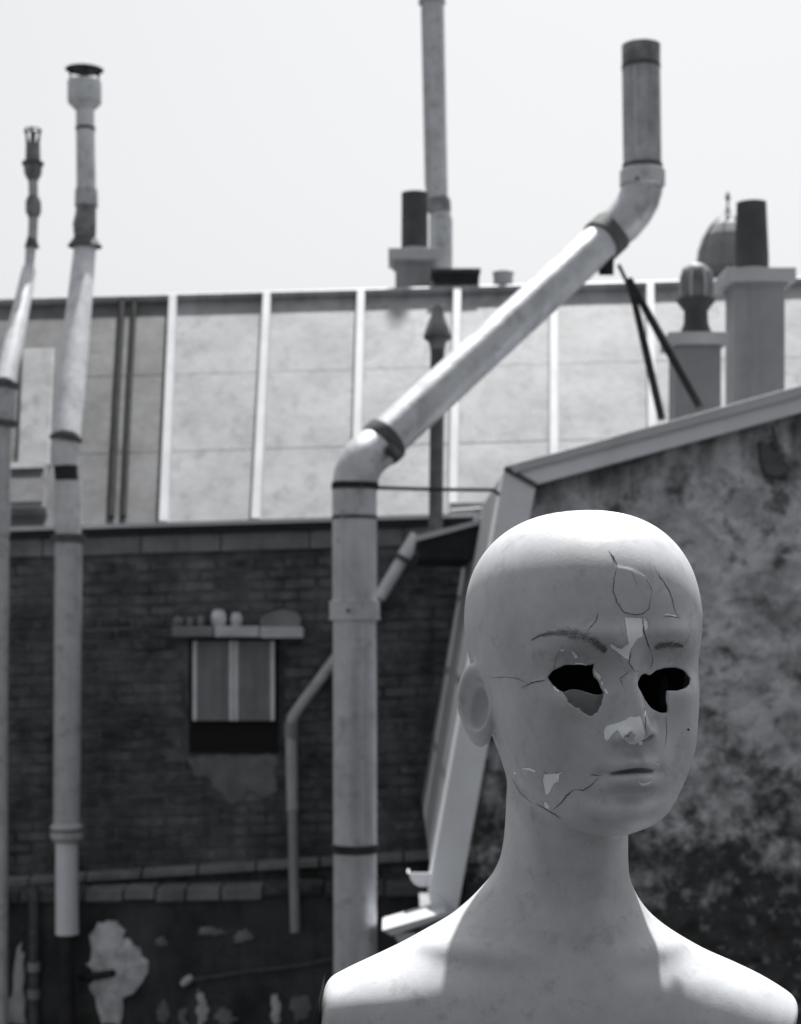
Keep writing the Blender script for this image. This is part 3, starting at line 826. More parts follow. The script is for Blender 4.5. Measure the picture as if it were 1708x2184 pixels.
# chimneys behind the upper coping
zg = P(1600, up_line(1600), DG).z
chimney('chimney', 'broad rendered chimney with a tall dark tapering pot beside the dome', 9.6, (1567, 1674, 604, 900), (1545, 1694, 574, 602), (1577, 1650, 410, 562), zg - .5, pot_top=.86)
c2 = chimney('chimney', 'short dark chimney topped by a round turning cowl', 8.9, (1441, 1538, 737, 900), (1424, 1550, 709, 736), None, zg - .45, base_mat='zinc_dull', coves=False)
s = MB(); d = 8.9 + .12; q = P(1484, 706, d); q.z -= .005; w_ = lambda n: px2m(n, d)
s.lathe(q, [(w_(34), -.005), (w_(28), w_(12)), (w_(26), w_(20)), (w_(25), w_(44)), (w_(40), w_(64)), (w_(42), w_(68)), (w_(30), w_(70))], 22); s.build('pot', 'pot', c2, smooth=True)
s = MB(); s.lathe(q, [(w_(34), w_(69)), (w_(36), w_(80)), (w_(36), w_(100)), (w_(33), w_(120)), (w_(26), w_(136)), (w_(14), w_(145)), (w_(3), w_(147))], 22); cw = s.build('cowl', 'flue_soot', c2, smooth=True)
for an in (200, 245, 290, 335):
    c_, s_ = math.cos(math.radians(an)), math.sin(math.radians(an))
    s = MB(); v = [q + Vector((c_ * w_(r_), s_ * w_(r_), w_(h_))) for r_, h_ in ((36, 70), (38.5, 90), (37, 112), (29, 134))]
    s.tube(v, w_(2.2), 8); s.build('cowl_rib', 'slab', cw, smooth=True)

# far dome with its finial
dd = 150.0
ch = thing('domed_tower', P(1552, 1500, dd), 'distant slate dome with a slender finial beyond the chimneys', 'tower')
ch.location.z = 0
q = P(1552, 578, dd); w_ = lambda n: px2m(n, dd)
s = MB(); s.lathe(Vector((q.x, q.y, 0)), [(w_(78), 0), (w_(78), q.z - 1.0), (w_(84), q.z - .8), (w_(84), q.z - .1), (w_(70), q.z)], 16); s.build('drum', 'stone', ch)
s = MB(); s.lathe(q, [(w_(68), 0), (w_(66), w_(20)), (w_(61), w_(48)), (w_(52), w_(74)), (w_(38), w_(96)), (w_(22), w_(110)), (w_(9), w_(122)), (w_(4), w_(132)), (w_(2), w_(140))], 16); dm = s.build('dome', 'dome', ch)
for i in range(8):
    a_ = 2 * math.pi * (i + .5) / 8
    s = MB(); s.tube([q + Vector((math.cos(a_) * w_(r_ + 1), math.sin(a_) * w_(r_ + 1), w_(h_))) for r_, h_ in ((66, 10), (61, 48), (52, 74), (38, 96), (22, 110))], w_(2.4), 6); s.build('dome_rib', 'dome', dm)
s = MB(); s.lathe(q, [(w_(2), w_(138)), (w_(2.2), w_(148)), (w_(6), w_(156)), (w_(2.4), w_(165)), (w_(.8), w_(170))], 10); s.build('finial', 'iron', ch, smooth=True)

# ------------------------------------------------------------------ the big bent flue
df, dt = 7.05, 7.75
q = P(757, 2000, df); q.z = 0
fl = thing('bent_flue', q, 'big grey metal flue with two elbows slanting across the picture to an open top', 'flue')
R = px2m(47.5, df)
q0 = P(757, 1810, df)
s = MB(); s.tube([Vector((q0.x, df, 0)), q0], R * .97, 32); s.build('foot_pipe', 'flue', fl, smooth=True)
s = MB(); s.tube([P(757, 1818, df), P(757, 1800, df)], R * 1.04, 32); s.build('black_band', 'dark_metal', fl, smooth=True)
s = MB(); s.tube([P(757, 1805, df), P(756, 1318, df)], R * .98, 32); s.build('lower_pipe', 'flue', fl, smooth=True)
s = MB(); s.tube([P(756, 1322, df), P(756, 1318, df), P(756, 1286, df), P(756, 1280, df)], [R, R * 1.13, R * 1.13, R], 32); s.build('collar', 'flue', fl, smooth=True)
for y_ in (1284, 1320):
    s = MB(); s.tube([P(756, y_ + 2.5, df), P(756, y_ - 2.5, df)], R * 1.15, 32); s.build('collar_bead', 'flue', fl, smooth=True)
s = MB(); s.tube([P(756, 1285, df), P(756, 1036, df)], R, 32); s.build('middle_pipe', 'flue', fl, smooth=True)
s = MB(); s.tube([P(756, 1108, df), P(756, 1100, df)], R * 1.03, 32); s.build('thin_band', 'iron', fl, smooth=True)
s = MB(); s.tube([P(757, 1044, df), P(757, 1030, df)], R * 1.06, 32); s.build('elbow_band', 'dark_metal', fl, smooth=True)
E0, E1 = P(757, 1036, df), P(806, 953, df + .08)
mid = P(762, 988, df + .02)
def bez(a, b, c, t): return a * (1 - t) ** 2 + b * 2 * t * (1 - t) + c * t * t
s = MB(); s.tube([bez(E0, P(757, 985, df), E1, i / 4) for i in range(5)], R * 1.02, 32); s.build('lower_elbow', 'flue', fl, smooth=True)
TOP1 = P(1292, 506, dt)
dirn = (TOP1 - E1).normalized()
s = MB(); s.tube([E1 - dirn * .01, E1 + dirn * .02, E1 + dirn * .055, E1 + dirn * .06], [R * 1.02, R * 1.12, R * 1.12, R], 32); cl = s.build('clamp', 'iron', fl, smooth=True)
s = MB(); s.tube([E1 + dirn * .028 + Vector((0.02, -R * 1.1, -.03)), E1 + dirn * .05 + Vector((.06, -R * 1.12, -.09))], .022, 10); s.build('clamp_bolt', 'iron', cl, smooth=True)
s = MB(); s.tube([E1 + dirn * .04, TOP1], R * .97, 32); s.build('slanted_pipe', 'flue', fl, smooth=True)
s = MB(); s.tube([E1 + dirn * .14 + Vector((0.0, 0, -R * 1.0)), E1 + dirn * .9 + Vector((0.0, 0, -R * .98)), TOP1 + Vector((-.02, 0, -R * 1.15))], .012, 8); s.build('support_rod', 'iron', fl, smooth=True)
s = MB(); s.tube([TOP1 - dirn * .04, TOP1 - dirn * .035, TOP1 + dirn * .045, TOP1 + dirn * .05], [R, R * 1.1, R * 1.1, R], 32); cl = s.build('clamp', 'iron', fl, smooth=True)
s = MB(); s.tube([TOP1 + Vector((.0, -.03, -R * .9)), TOP1 + Vector((.0, -.01, -R * 1.9))], .034, 12); s.build('clamp_lug', 'dark_metal', cl, smooth=True)
V0, V1 = TOP1 + dirn * .03, P(1370, 398, dt)
s = MB(); s.tube([bez(V0, P(1362, 452, dt), V1, i / 4) for i in range(5)], [R * 1.0, R * 1.02, R * 1.02, R * 1.02, R * 1.02], 32); s.build('upper_elbow', 'flue', fl, smooth=True)
s = MB(); s.tube([P(1370, 402, dt), P(1370, 396, dt), P(1370, 366, dt), P(1370, 360, dt)], [R, R * 1.12, R * 1.12, R * .98], 32); s.build('collar', 'flue', fl, smooth=True)
s = MB(); s.tube([P(1370, 364, dt), P(1370, 352, dt)], R * 1.0, 32); s.build('sooty_band', 'iron', fl, smooth=True)
s = MB(); s.tube([P(1370, 362, dt), P(1367, 138, dt)], R * .94, 32); s.build('top_pipe', 'flue_stain', fl, smooth=True)
s = MB(); s.tube([P(1367, 147, dt), P(1367, 139, dt)], R * .965, 32); s.build('sooty_band', 'iron', fl, smooth=True)
s = MB(); c_ = P(1367, 142, dt); hh = px2m(45, dt)
s.lathe(c_, [(R * .94, 0), (R * .95, hh), (R * .9, hh), (R * .88, 0.005)], 32); s.build('open_top', 'flue_soot', fl, smooth=True)
# folded seams along the sheets and bolts on the joints
for p0, p1, off in ((P(757, 1800, df), P(756, 1322, df), Vector((.55, -.83, 0)) * R * .98), (P(756, 1280, df), P(756, 1046, df), Vector((-.5, -.86, 0)) * R),
                    (E1 + dirn * .08, TOP1 - dirn * .05, Vector((.3, -.9, -.32)) * R * .97), (P(1370, 350, dt), P(1367, 150, dt), Vector((-.45, -.89, 0)) * R * .94)):
    s = MB(); s.tube([p0 + off, lerp(p0, p1, .5) + off, p1 + off], .0045, 6); s.build('seam', 'flue', fl, smooth=True)
for px_, py_, dd_ in ((742, 1302, df), (1358, 381, dt), (770, 1037, df)):
    q = P(px_, py_, dd_ - R * 1.12); s = MB(); s.tube([q, q + Vector((0, -.012, 0))], .008, 8); s.build('bolt', 'iron', fl, smooth=True)
# two struts and a cable
v = P(1320, 566, dt - .05)
s = MB(); s.tube([v, P(1336, 600, dt - .1), P(1349, 640, dt - .12)], .009, 8); s.build('strut_wire', 'iron', fl, smooth=True)
for foot, w0 in (((1411, 893), .017), ((1493, 868), .019)):
    s = MB(); s.tube([P(1342, 596, dt - .1), lerp(P(1342, 596, dt - .1), P(foot[0], foot[1], DG + .2), .5), P(foot[0], foot[1], DG + .2)], [w0 * .8, w0, w0], 10)
    s.build('strut', 'dark_metal', fl, smooth=True)
s = MB(); s.tube([P(800, 1040, df), P(930, 1044, df + .01), P(1052, 1045, DG + .0), P(1066, 1056, DG)], .0075, 8); s.build('stay_cable', 'dark_metal', fl, smooth=True)
# ------------------------------------------------------------------ the mannequin bust
# Built as a signed field (millimetres) and meshed: a hollow shell with broken-out eyes.
HX, HD = 1246.0, 1.262                        # photo column and distance of the head's axis
YAW = math.radians(14.0)
ROLL = math.radians(2.0)                      # the head leans a little
CHIN_Z = P(0, 1776, HD - .085).z              # underside of the chin
HEAD_O = Vector((P(HX, 0, HD).x, HD, CHIN_Z))
NECK_X = P(1209, 0, HD).x

def curve(tab):
    a_ = np.array(tab, float)
    xs, ys = a_[:, 0], a_[:, 1]
    # monotone-ish smooth interpolation (Catmull-Rom on a fine table)
    fx = np.linspace(xs[0], xs[-1], 600)
    m_ = np.gradient(ys, xs)
    i = np.clip(np.searchsorted(xs, fx) - 1, 0, len(xs) - 2)
    h = xs[i + 1] - xs[i]; t_ = (fx - xs[i]) / h
    fy = (2 * t_**3 - 3 * t_**2 + 1) * ys[i] + (t_**3 - 2 * t_**2 + t_) * h * m_[i] + (-2 * t_**3 + 3 * t_**2) * ys[i + 1] + (t_**3 - t_**2) * h * m_[i + 1]
    return lambda q: np.interp(q, fx, fy)

HT = 228.0                                    # head height, mm
def crown(z, a_, z0, e):                      # upper skull: a super-ellipse arc closing at the top
    return a_ * np.maximum(1 - np.clip((z - z0) / (HT - z0), 0, 1) ** e, 0) ** (1 / e) + .01
_w = curve([(-6, 14), (0, 29), (6, 38), (14, 46), (24, 54), (38, 62), (54, 67.5), (72, 71), (92, 74), (112, 77), (132, 81), (148, 83), (160, 83)])
_f = curve([(-6, 58), (0, 74), (6, 82), (14, 86), (24, 85), (38, 87), (54, 90), (72, 91), (92, 91), (112, 90), (132, 95), (148, 97), (160, 97)])
_b = curve([(-6, -25), (0, -12), (6, 0), (14, 14), (24, 28), (38, 42), (54, 55), (72, 72), (92, 88), (112, 99), (132, 105), (148, 106), (160, 106)])
c_w = lambda z: np.where(z < 148, _w(z), crown(z, 83.0, 148, 2.35))
c_f = lambda z: np.where(z < 148, _f(z), crown(z, 97.0, 148, 2.3))
c_b = lambda z: np.where(z < 148, _b(z), crown(z, 106.0, 148, 2.2))
c_n = curve([(-6, 2.0), (20, 2.35), (50, 2.6), (100, 2.6), (140, 2.3), (190, 2.1), (228, 2.0)])

# forward relief of the face on a table over (x, z)
gx, gz = np.meshgrid(np.arange(-90, 90.5, .5), np.arange(-10, 240.5, .5), indexing='ij')
def G(x, z, h, sx, sz, px_=2.0, pz_=2.0):
    return h * np.exp(-(np.abs(gx - x) / sx) ** px_ - (np.abs(gz - z) / sz) ** pz_)
c_nose = curve([(52, 0), (57, .3), (60, 1.5), (62.5, 6), (65, 13), (68, 18.5), (72, 22), (76, 22.8), (80, 21), (86, 17.5), (94, 13.5), (102, 9.5), (110, 6.2), (118, 4.2), (126, 2.8), (134, 1.4), (142, .4), (150, 0)])
c_nw = curve([(52, 11), (62, 9.6), (72, 8.6), (80, 7.2), (90, 6.4), (104, 6.0), (116, 6.8), (126, 10), (140, 18), (150, 22)])
nz_ = np.where((gz > 52) & (gz < 150), c_nose(gz), 0)
D = 1.24 * nz_ * np.exp(-(np.abs(gx) / c_nw(gz)) ** 2.1)
for s_ in (-1, 1):
    D += G(s_ * 11.6, 69, 10.5, 5.0, 5.4, 2.6, 2.6)                 # wings of the nose
    D += G(s_ * 30, 137, 5.0, 25, 8)                                # brow
    D += G(s_ * 32, 116, -12.5, 18, 12, 2.6, 2.6)                  # eye sockets
    D += G(s_ * 16, 114, -6.5, 7, 12)
    D += G(s_ * 45, 93, 6.0, 17, 13)                                # cheekbones
    D += G(s_ * 38, 56, -4.5, 14, 18)                               # cheek hollows
    D += G(s_ * 21, 42, -3.5, 5, 5)                             # mouth corners
    D += G(s_ * 4.8, 51.5, 2.2, 3.8, 3.2)                           # cupid's bow
    D += G(s_ * 22, 60, 1.2, 9, 10)
D += G(0, 44, 4.5, 24, 19)                                          # muzzle
mline = 42.3 + 0.9 * np.cos(gx / 7.0) - 0.0016 * gx ** 2
D += 7.0 * np.exp(-(np.abs(gx) / 16.5) ** 2.6 - (np.abs(gz - mline - 5.0) / 5.0) ** 2.6)   # upper lip
D += 8.6 * np.exp(-(np.abs(gx) / 14.5) ** 2.6 - (np.abs(gz - mline + 6.2) / 5.6) ** 2.6)        # lower lip
D -= 3.0 * np.exp(-(np.abs(gx) / 20) ** 4 - (np.abs(gz - mline) / 2.0) ** 2)
D += G(0, 57, -2.0, 3.4, 6)                                         # philtrum
D += G(0, 26, -5.2, 19, 5.0)                                        # crease above the chin
D += G(0, 12, 4.2, 15, 10)                                          # chin
D = D.astype(np.float32)

def tab(x, z):
    i = np.clip((x + 90) * 2, 0, gx.shape[0] - 2.001); j = np.clip((z + 10) * 2, 0, gx.shape[1] - 2.001)
    i0, j0 = i.astype(int), j.astype(int); u, v_ = i - i0, j - j0
    return D[i0, j0] * (1 - u) * (1 - v_) + D[i0 + 1, j0] * u * (1 - v_) + D[i0, j0 + 1] * (1 - u) * v_ + D[i0 + 1, j0 + 1] * u * v_

def smin(a_, b_, k):
    h = np.clip(.5 + .5 * (b_ - a_) / k, 0, 1)
    return b_ + (a_ - b_) * h - k * h * (1 - h)
def smax(a_, b_, k): return -smin(-a_, -b_, k)

def section(x, f, wl_, wr_, ff, bb, n):
    w_ = np.where(x < 0, wl_, wr_); l_ = np.where(f > 0, ff, bb)
    # n may vary; rounded-rectangle radius
    q = (np.abs(x / w_) ** n + np.abs(f / l_) ** n) ** (1 / n)
    return (q - 1) * np.minimum(w_, l_)

def head_base(x, f, z, inset=0.0, relief=None):
    zc = np.clip(z, -6, HT)
    w_, fr, bk, n = c_w(zc), c_f(zc), c_b(zc), c_n(zc)
    if relief is not None:
        f = f - relief * np.clip((f - 20) / 30, 0, 1)
    mid = (fr - bk) / 2; half = np.maximum((fr + bk) / 2, 3.0)
    w_ = np.maximum(w_ - inset, .5); half = np.maximum(half - inset, .5)
    g_ = section(x, f - mid, w_, w_, half, half, n)
    g_ = np.maximum(g_, z - (HT - inset)); g_ = np.maximum(g_, -(z + 6 - inset))
    return g_

def to_head(p):
    dx, dy, dz = (p[:, 0] - HEAD_O.x) * 1000, (p[:, 1] - HEAD_O.y) * 1000, (p[:, 2] - HEAD_O.z) * 1000
    c_, s_ = math.cos(YAW), math.sin(YAW)
    x, f, z = dx * c_ + dy * s_, dx * s_ - dy * c_, dz - 112
    c_, s_ = math.cos(ROLL), math.sin(ROLL)
    return x * c_ + z * s_, f, z * c_ - x * s_ + 112

def ellipsoid(x, y, z, a_, b_, c_):
    k0 = np.sqrt((x / a_) ** 2 + (y / b_) ** 2 + (z / c_) ** 2)
    return (k0 - 1) * min(a_, b_, c_)

def ear(x, f, z, side):
    # local ear frame: e = along the ear's width (back and outwards), o = out of its face, t = up
    al = math.radians(38)
    xx = x * side - 74.0; ff = f + 2.0; zz = z - 89.0
    tl_ = math.radians(10); ff, zz = ff * math.cos(tl_) - zz * math.sin(tl_) * -1, zz * math.cos(tl_) + ff * -math.sin(tl_)
    e = -ff * math.cos(al) + xx * math.sin(al); o = xx * math.cos(al) + ff * math.sin(al)
    e = e - 10
    taper = 1.0 - 0.28 * np.clip(-zz / 31, 0, 1)                      # narrower lobe
    body = ellipsoid(e / taper, o, zz, 17.5, 9.0, 31.5)
    bowl = ellipsoid(e + 1.5, o - 10.0, zz - 4, 14.0, 11.0, 23.0)
    concha = ellipsoid(e + 2.5, o - 4.5, zz + 2, 8.5, 12.0, 16.0)
    return smax(body, -bowl, 2.0), concha

# neck and torso silhouettes read at the neck's distance: photo row -> left, right column
SIL = [(1600, 1086, 1332), (1700, 1081, 1337), (1760, 1078, 1340), (1800, 1074, 1340), (1840, 1064, 1341), (1870, 1048, 1344), (1900, 1022, 1355), (1930, 990, 1373),
       (1960, 950, 1400), (1990, 896, 1438), (2020, 838, 1486), (2045, 783, 1532), (2070, 728, 1588), (2095, 682, 1640), (2125, 656, 1690), (2160, 648, 1735),
       (2220, 650, 1765), (2320, 665, 1765), (2420, 690, 1745), (2514, 715, 1720)]
rz = [((HORIZON - r[0]) * K * HD) * 1000 for r in SIL][::-1]
c_tl = curve([(z, (1209 - r[1]) * K * HD * 1000) for z, r in zip(rz, SIL[::-1])])
c_tr = curve([(z, (r[2] - 1209) * K * HD * 1000) for z, r in zip(rz, SIL[::-1])])
DEP = [(1600, 44, 52), (1760, 44, 54), (1830, 45, 58), (1880, 47, 64), (1930, 52, 72), (1980, 59, 80), (2030, 67, 86), (2070, 73, 92), (2110, 76.5, 96), (2184, 80, 98), (2300, 88, 98), (2400, 92, 92), (2514, 88, 86)]
dz_ = [((HORIZON - r[0]) * K * HD) * 1000 for r in DEP][::-1]
c_tf = curve([(z, r[1]) for z, r in zip(dz_, DEP[::-1])])
c_tb = curve([(z, r[2]) for z, r in zip(dz_, DEP[::-1])])
TORSO_C = HD + 0.004
ZCUT = (LEDGE_Z + .002 - CAM_H) * 1000
BY = math.radians(-7.0)                        # the chest turns a little the other way

def torso(p):
    x = (p[:, 0] - NECK_X) * 1000; y = (p[:, 1] - TORSO_C) * 1000; z = (p[:, 2] - CAM_H) * 1000
    blend = np.clip((-150 - z) / 60, 0, 1)
    f = -y + blend * (-x * math.sin(BY) * .9)
    zc = np.clip(z, rz[0], rz[-1])
    wl_, wr_ = c_tl(zc), c_tr(zc)
    n = 2.0 + .25 * np.clip((-150 - z) / 100, 0, 1)
    # collar bones and the notch between them
    g_ = section(x, f, wl_, wr_, c_tf(zc), c_tb(zc), n)
    zcb = -232 + 0.10 * np.abs(x)
    on = np.clip((f - 0) / 30, 0, 1)
    g_ -= on * 3.2 * np.exp(-((z - zcb) / 8.0) ** 2 - ((np.abs(x) - 75) / 50) ** 4)
    g_ += on * 5.0 * np.exp(-((z + 222) / 15) ** 2 - (x / 14) ** 2)
    # tendons of the neck
    for s_ in (-1, 1):
        xs_ = s_ * (14 + (z + 215) * .22)
        g_ -= on * 2.2 * np.exp(-((x - xs_) / 8) ** 2) * np.clip((z + 225) / 30, 0, 1) * np.clip((-120 - z) / 30, 0, 1)
    g_ = np.maximum(g_, z - rz[-1])
    # shoulder joints cut flat
    g_ = smax(g_, (-x - 181 + (z + 270) * .10), 9.0)
    g_ = smax(g_, ((x - 184) * .83 - (z + 262) * .55), 7.0)
    return np.maximum(g_, -(z - ZCUT))

def poly_sd(px_, py_, poly):
    poly = np.array(poly, float); n = len(poly)
    d2 = np.full(px_.shape, 1e9); inside = np.zeros(px_.shape, bool)
    for i in range(n):
        a_, b_ = poly[i], poly[(i + 1) % n]
        e = b_ - a_; wx, wy = px_ - a_[0], py_ - a_[1]
        t_ = np.clip((wx * e[0] + wy * e[1]) / (e @ e), 0, 1)
        d2 = np.minimum(d2, (wx - e[0] * t_) ** 2 + (wy - e[1] * t_) ** 2)
        c_ = ((a_[1] > py_) != (b_[1] > py_)) & (px_ < (b_[0] - a_[0]) * (py_ - a_[1]) / (b_[1] - a_[1] + 1e-9) + a_[0])
        inside ^= c_
    return np.sqrt(d2) * np.where(inside, -1, 1)

Z5 = lambda pts: [(1119.5 + x * .2497, 1279.4 + y * .2497) for x, y in pts]        # from an enlargement of the face
Z1 = lambda pts: [(932.9 + x * .3745, 1039.5 + y * .3745) for x, y in pts]
HOLE_L = Z5([(195, 660), (240, 605), (330, 560), (430, 552), (545, 562), (590, 535), (572, 600), (584, 650), (622, 690), (640, 745), (672, 795), (650, 815), (560, 800), (480, 772), (390, 765), (330, 790), (270, 755), (215, 700)])
HOLE_R = Z5([(962, 705), (988, 650), (1020, 630), (1062, 650), (1110, 610), (1180, 585), (1290, 580), (1360, 608), (1402, 670), (1402, 720), (1370, 757), (1300, 775), (1205, 773), (1200, 840), (1212, 900), (1216, 968), (1150, 962), (1080, 930), (1035, 870), (1000, 800), (972, 755)])
RECESS = Z5([(330, 790), (390, 740), (480, 740), (620, 760), (672, 790), (655, 870), (612, 958), (562, 993), (512, 968), (470, 930), (430, 915), (395, 885), (375, 880), (360, 830)])

CHIPS = [Z5(c) for c in (
    [(670, 1130), (690, 1080), (740, 1065), (800, 1050), (870, 1020), (900, 995), (950, 1000), (985, 990), (1000, 1020), (1015, 1080), (1030, 1130), (1020, 1170), (1000, 1235), (975, 1240), (970, 1215), (985, 1165), (960, 1145), (930, 1170), (925, 1200), (945, 1230), (900, 1230), (860, 1220), (835, 1190), (815, 1140), (790, 1115), (760, 1140), (730, 1180), (700, 1205), (680, 1190)],
    [(850, 145), (900, 150), (1000, 155), (1005, 230), (1010, 310), (960, 330), (935, 370), (910, 410), (895, 460), (890, 515), (850, 495), (800, 450), (740, 410), (720, 380), (745, 375), (790, 405), (820, 415), (860, 390), (885, 370), (870, 300), (860, 220)],
    [(1010, 150), (1045, 190), (1050, 240), (1030, 260), (1010, 210)],
    [(390, 425), (415, 440), (450, 470), (450, 495), (425, 495), (405, 460)],
    [(295, 420), (335, 415), (340, 430), (310, 440)],
    [(425, 536), (500, 538), (548, 548), (540, 560), (470, 548), (430, 548)],
    [(592, 590), (610, 620), (640, 640), (655, 670), (640, 690), (610, 665), (590, 630)],
    [(645, 700), (665, 700), (670, 728), (655, 735)],
    [(670, 750), (695, 768), (715, 797), (700, 808), (682, 785)],
    [(230, 735), (300, 765), (290, 790), (255, 778)],
    [(155, 1540), (165, 1490), (210, 1480), (270, 1480), (320, 1470), (275, 1510), (265, 1540), (290, 1550), (255, 1565), (240, 1590), (200, 1660), (180, 1665), (165, 1600)],
    [(165, 1725), (185, 1725), (215, 1765), (205, 1785), (170, 1770)],
    [(-20, 1436), (40, 1432), (95, 1455), (85, 1475), (40, 1455), (-15, 1446)],
    [(-96, 1475), (-78, 1470), (-70, 1480), (-92, 1490)],
    [(965, 1545), (1010, 1562), (1090, 1545), (1040, 1580), (990, 1585)],
    [(1180, 125), (1230, 120), (1290, 135), (1280, 145), (1230, 132)],
    [(1116, 1400), (1128, 1396), (1134, 1410), (1122, 1418)],
    [(1021, 930), (1030, 960), (1026, 1010), (1018, 980)],
)]
random.seed(3)
def ragged(poly, amp, step=4.0):
    out = []
    for i in range(len(poly)):
        a_, b_ = poly[i], poly[(i + 1) % len(poly)]
        k = max(1, int(math.hypot(b_[0] - a_[0], b_[1] - a_[1]) / step))
        for j in range(k):
            out.append((lerp(a_[0], b_[0], j / k) + random.uniform(-amp, amp), lerp(a_[1], b_[1], j / k) + random.uniform(-amp, amp)))
    return out
# plates of paint that have lifted along the cracks
PLATES = [Z1([(1025, 450), (1005, 520), (1000, 590), (1020, 650), (1060, 710), (1110, 725), (1170, 720), (1205, 690), (1215, 630), (1222, 580), (1180, 510), (1100, 465)]),
          Z1([(1125, 860), (1165, 855), (1192, 880), (1215, 935), (1226, 1000), (1205, 1040), (1150, 1052), (1115, 1040), (1092, 1000), (1100, 940)]),
          Z5([(-110, 1490), (-20, 1446), (40, 1458), (95, 1480), (150, 1550), (165, 1640), (165, 1720), (90, 1740), (0, 1660), (-70, 1570)]),
          Z5([(60, 690), (195, 665), (260, 770), (330, 800), (380, 900), (300, 960), (150, 860)])]
HOLE_L, HOLE_R, RECESS = ragged(HOLE_L, 1.3), ragged(HOLE_R, .8, 5), ragged(RECESS, 1.3)
def fields(p):
    x, f, z = to_head(p)
    rel = tab(x, z)
    outer = head_base(x, f, z, 0.0, rel)
    for s_ in (-1, 1):
        ear_, concha_ = ear(x, f, z, s_)
        outer = smax(smin(outer, ear_, 3.0), -concha_, 1.5)
        nos = ellipsoid(x - s_ * 6.4, f - 103, z - 64.5, 3.4, 7.0, 5.6)
        outer = smax(outer, -nos, 1.5)
    slit = ellipsoid(x, f - 99, z - (42.3 + 0.9 * np.cos(x / 7.0) - 0.0016 * x ** 2), 25.0, 17.0, 1.8)   # parted lips
    outer = smax(outer, -slit, 1.0)
    tor = torso(p)
    outer = smin(outer, tor, 13.0)
    depth = p[:, 1]
    px_ = 854 + p[:, 0] / (K * depth); py_ = HORIZON - (p[:, 2] - CAM_H) / (K * depth)
    thin = np.zeros(px_.shape)
    front = (f > 20) & (np.abs(outer) < 8)
    def region(poly, pad):
        a_ = np.array(poly); l0, h0 = a_.min(0) - pad, a_.max(0) + pad
        return front & (px_ > l0[0]) & (px_ < h0[0]) & (py_ > l0[1]) & (py_ < h0[1])
    for poly in PLATES:
        k_ = region(poly, 4)
        if k_.any():
            sd = poly_sd(px_[k_], py_[k_], poly)
            # the rim curls up, the middle stays down
            thin[k_] = np.maximum(thin[k_], np.clip(-sd / 2.0 + .5, 0, 1) * (.25 + .75 * np.exp(-np.maximum(-sd, 0) / 7.0)) * .55)
    for poly in CHIPS:
        k_ = region(poly, 4)
        if k_.any():
            thin[k_] = np.minimum(thin[k_], -0.8 * np.clip(-poly_sd(px_[k_], py_[k_], poly) / 1.6 + .5, 0, 1)) 
    outer = outer - thin
    cav = head_base(x, f, z, 7.5, np.minimum(rel, 0))
    cav = np.maximum(cav, 30 - z)
    # pixel footprint of every point, for the broken-out openings
    near = (px_ > 1150) & (px_ < 1490) & (py_ > 1395) & (py_ < 1545) & (f > 30)
    hole = np.full(px_.shape, 99.0); rec = np.full(px_.shape, 99.0)
    if near.any():
        s_ = K * depth[near] * 1000
        hole[near] = np.minimum(poly_sd(px_[near], py_[near], HOLE_L), poly_sd(px_[near], py_[near], HOLE_R)) * s_
        rec[near] = np.maximum(poly_sd(px_[near], py_[near], RECESS) * s_, -(outer[near] + 4.0))
    return outer, cav, hole, rec

VOX = 0.0011
lo_ = np.array([NECK_X - .205, HD - .175, LEDGE_Z - .004]); hi_ = np.array([NECK_X + .205, HD + .130, CHIN_Z + .245])
CB = 5
nC = np.ceil((hi_ - lo_) / (VOX * CB)).astype(int)
ax = [lo_[i] + (np.arange(nC[i] + 1)) * VOX * CB for i in range(3)]
cx, cy, cz = np.meshgrid(*ax, indexing='ij')
pc = np.stack([cx.ravel(), cy.ravel(), cz.ravel()], 1)
o_, c_, h_, r_ = fields(pc)
shp = cx.shape
def changes(a_):
    a_ = (a_.reshape(shp) < 0)
    blk = [a_[i:shp[0] - 1 + i, j:shp[1] - 1 + j, k:shp[2] - 1 + k] for i in (0, 1) for j in (0, 1) for k in (0, 1)]
    s_ = np.sum(blk, 0)
    return (s_ > 0) & (s_ < 8)
act = changes(o_) | changes(c_)
dil = act.copy()
for axx in range(3):
    for sh in (-1, 1):
        r2 = np.roll(dil, sh, axx); act = act | r2
    dil = act.copy()
solid = np.maximum(o_, -c_).reshape(shp)[:-1, :-1, :-1]
BAND = 4.0
full = np.repeat(np.repeat(np.repeat(np.where(solid < 0, -BAND, BAND).astype(np.float32), CB, 0), CB, 1), CB, 2)
cells = np.argwhere(act)
sub = np.stack(np.meshgrid(*[np.arange(CB)] * 3, indexing='ij'), -1).reshape(-1, 3)
for s0 in range(0, len(cells), 16000):
    cc = cells[s0:s0 + 16000]
    idx = (cc[:, None, :] * CB + sub[None]).reshape(-1, 3)
    pp = lo_ + idx * VOX
    o_, c_, h_, r_ = fields(pp)
    v = np.maximum(o_, -c_)
    v = smax(v, -h_, .8)
    v = smax(v, -r_, .6)
    full[idx[:, 0], idx[:, 1], idx[:, 2]] = np.clip(v, -BAND, BAND)
grid = openvdb.FloatGrid(BAND)
grid.copyFromArray(full)
pts_, quads_ = grid.convertToQuads(isovalue=0.0)
del full
pts_ = lo_ + pts_ * VOX
mq = thing('mannequin_bust', (NECK_X, HD, LEDGE_Z), 'cracked bald mannequin bust with hollow broken eyes and chipped paint', 'mannequin')
me = bpy.data.meshes.new('body')
me.vertices.add(len(pts_)); me.vertices.foreach_set('co', (pts_ - np.array(mq.location)).astype(np.float32).ravel())
nq = len(quads_)
me.loops.add(nq * 4); me.loops.foreach_set('vertex_index', np.ascontiguousarray(quads_[:, ::-1]).astype(np.int32).ravel())
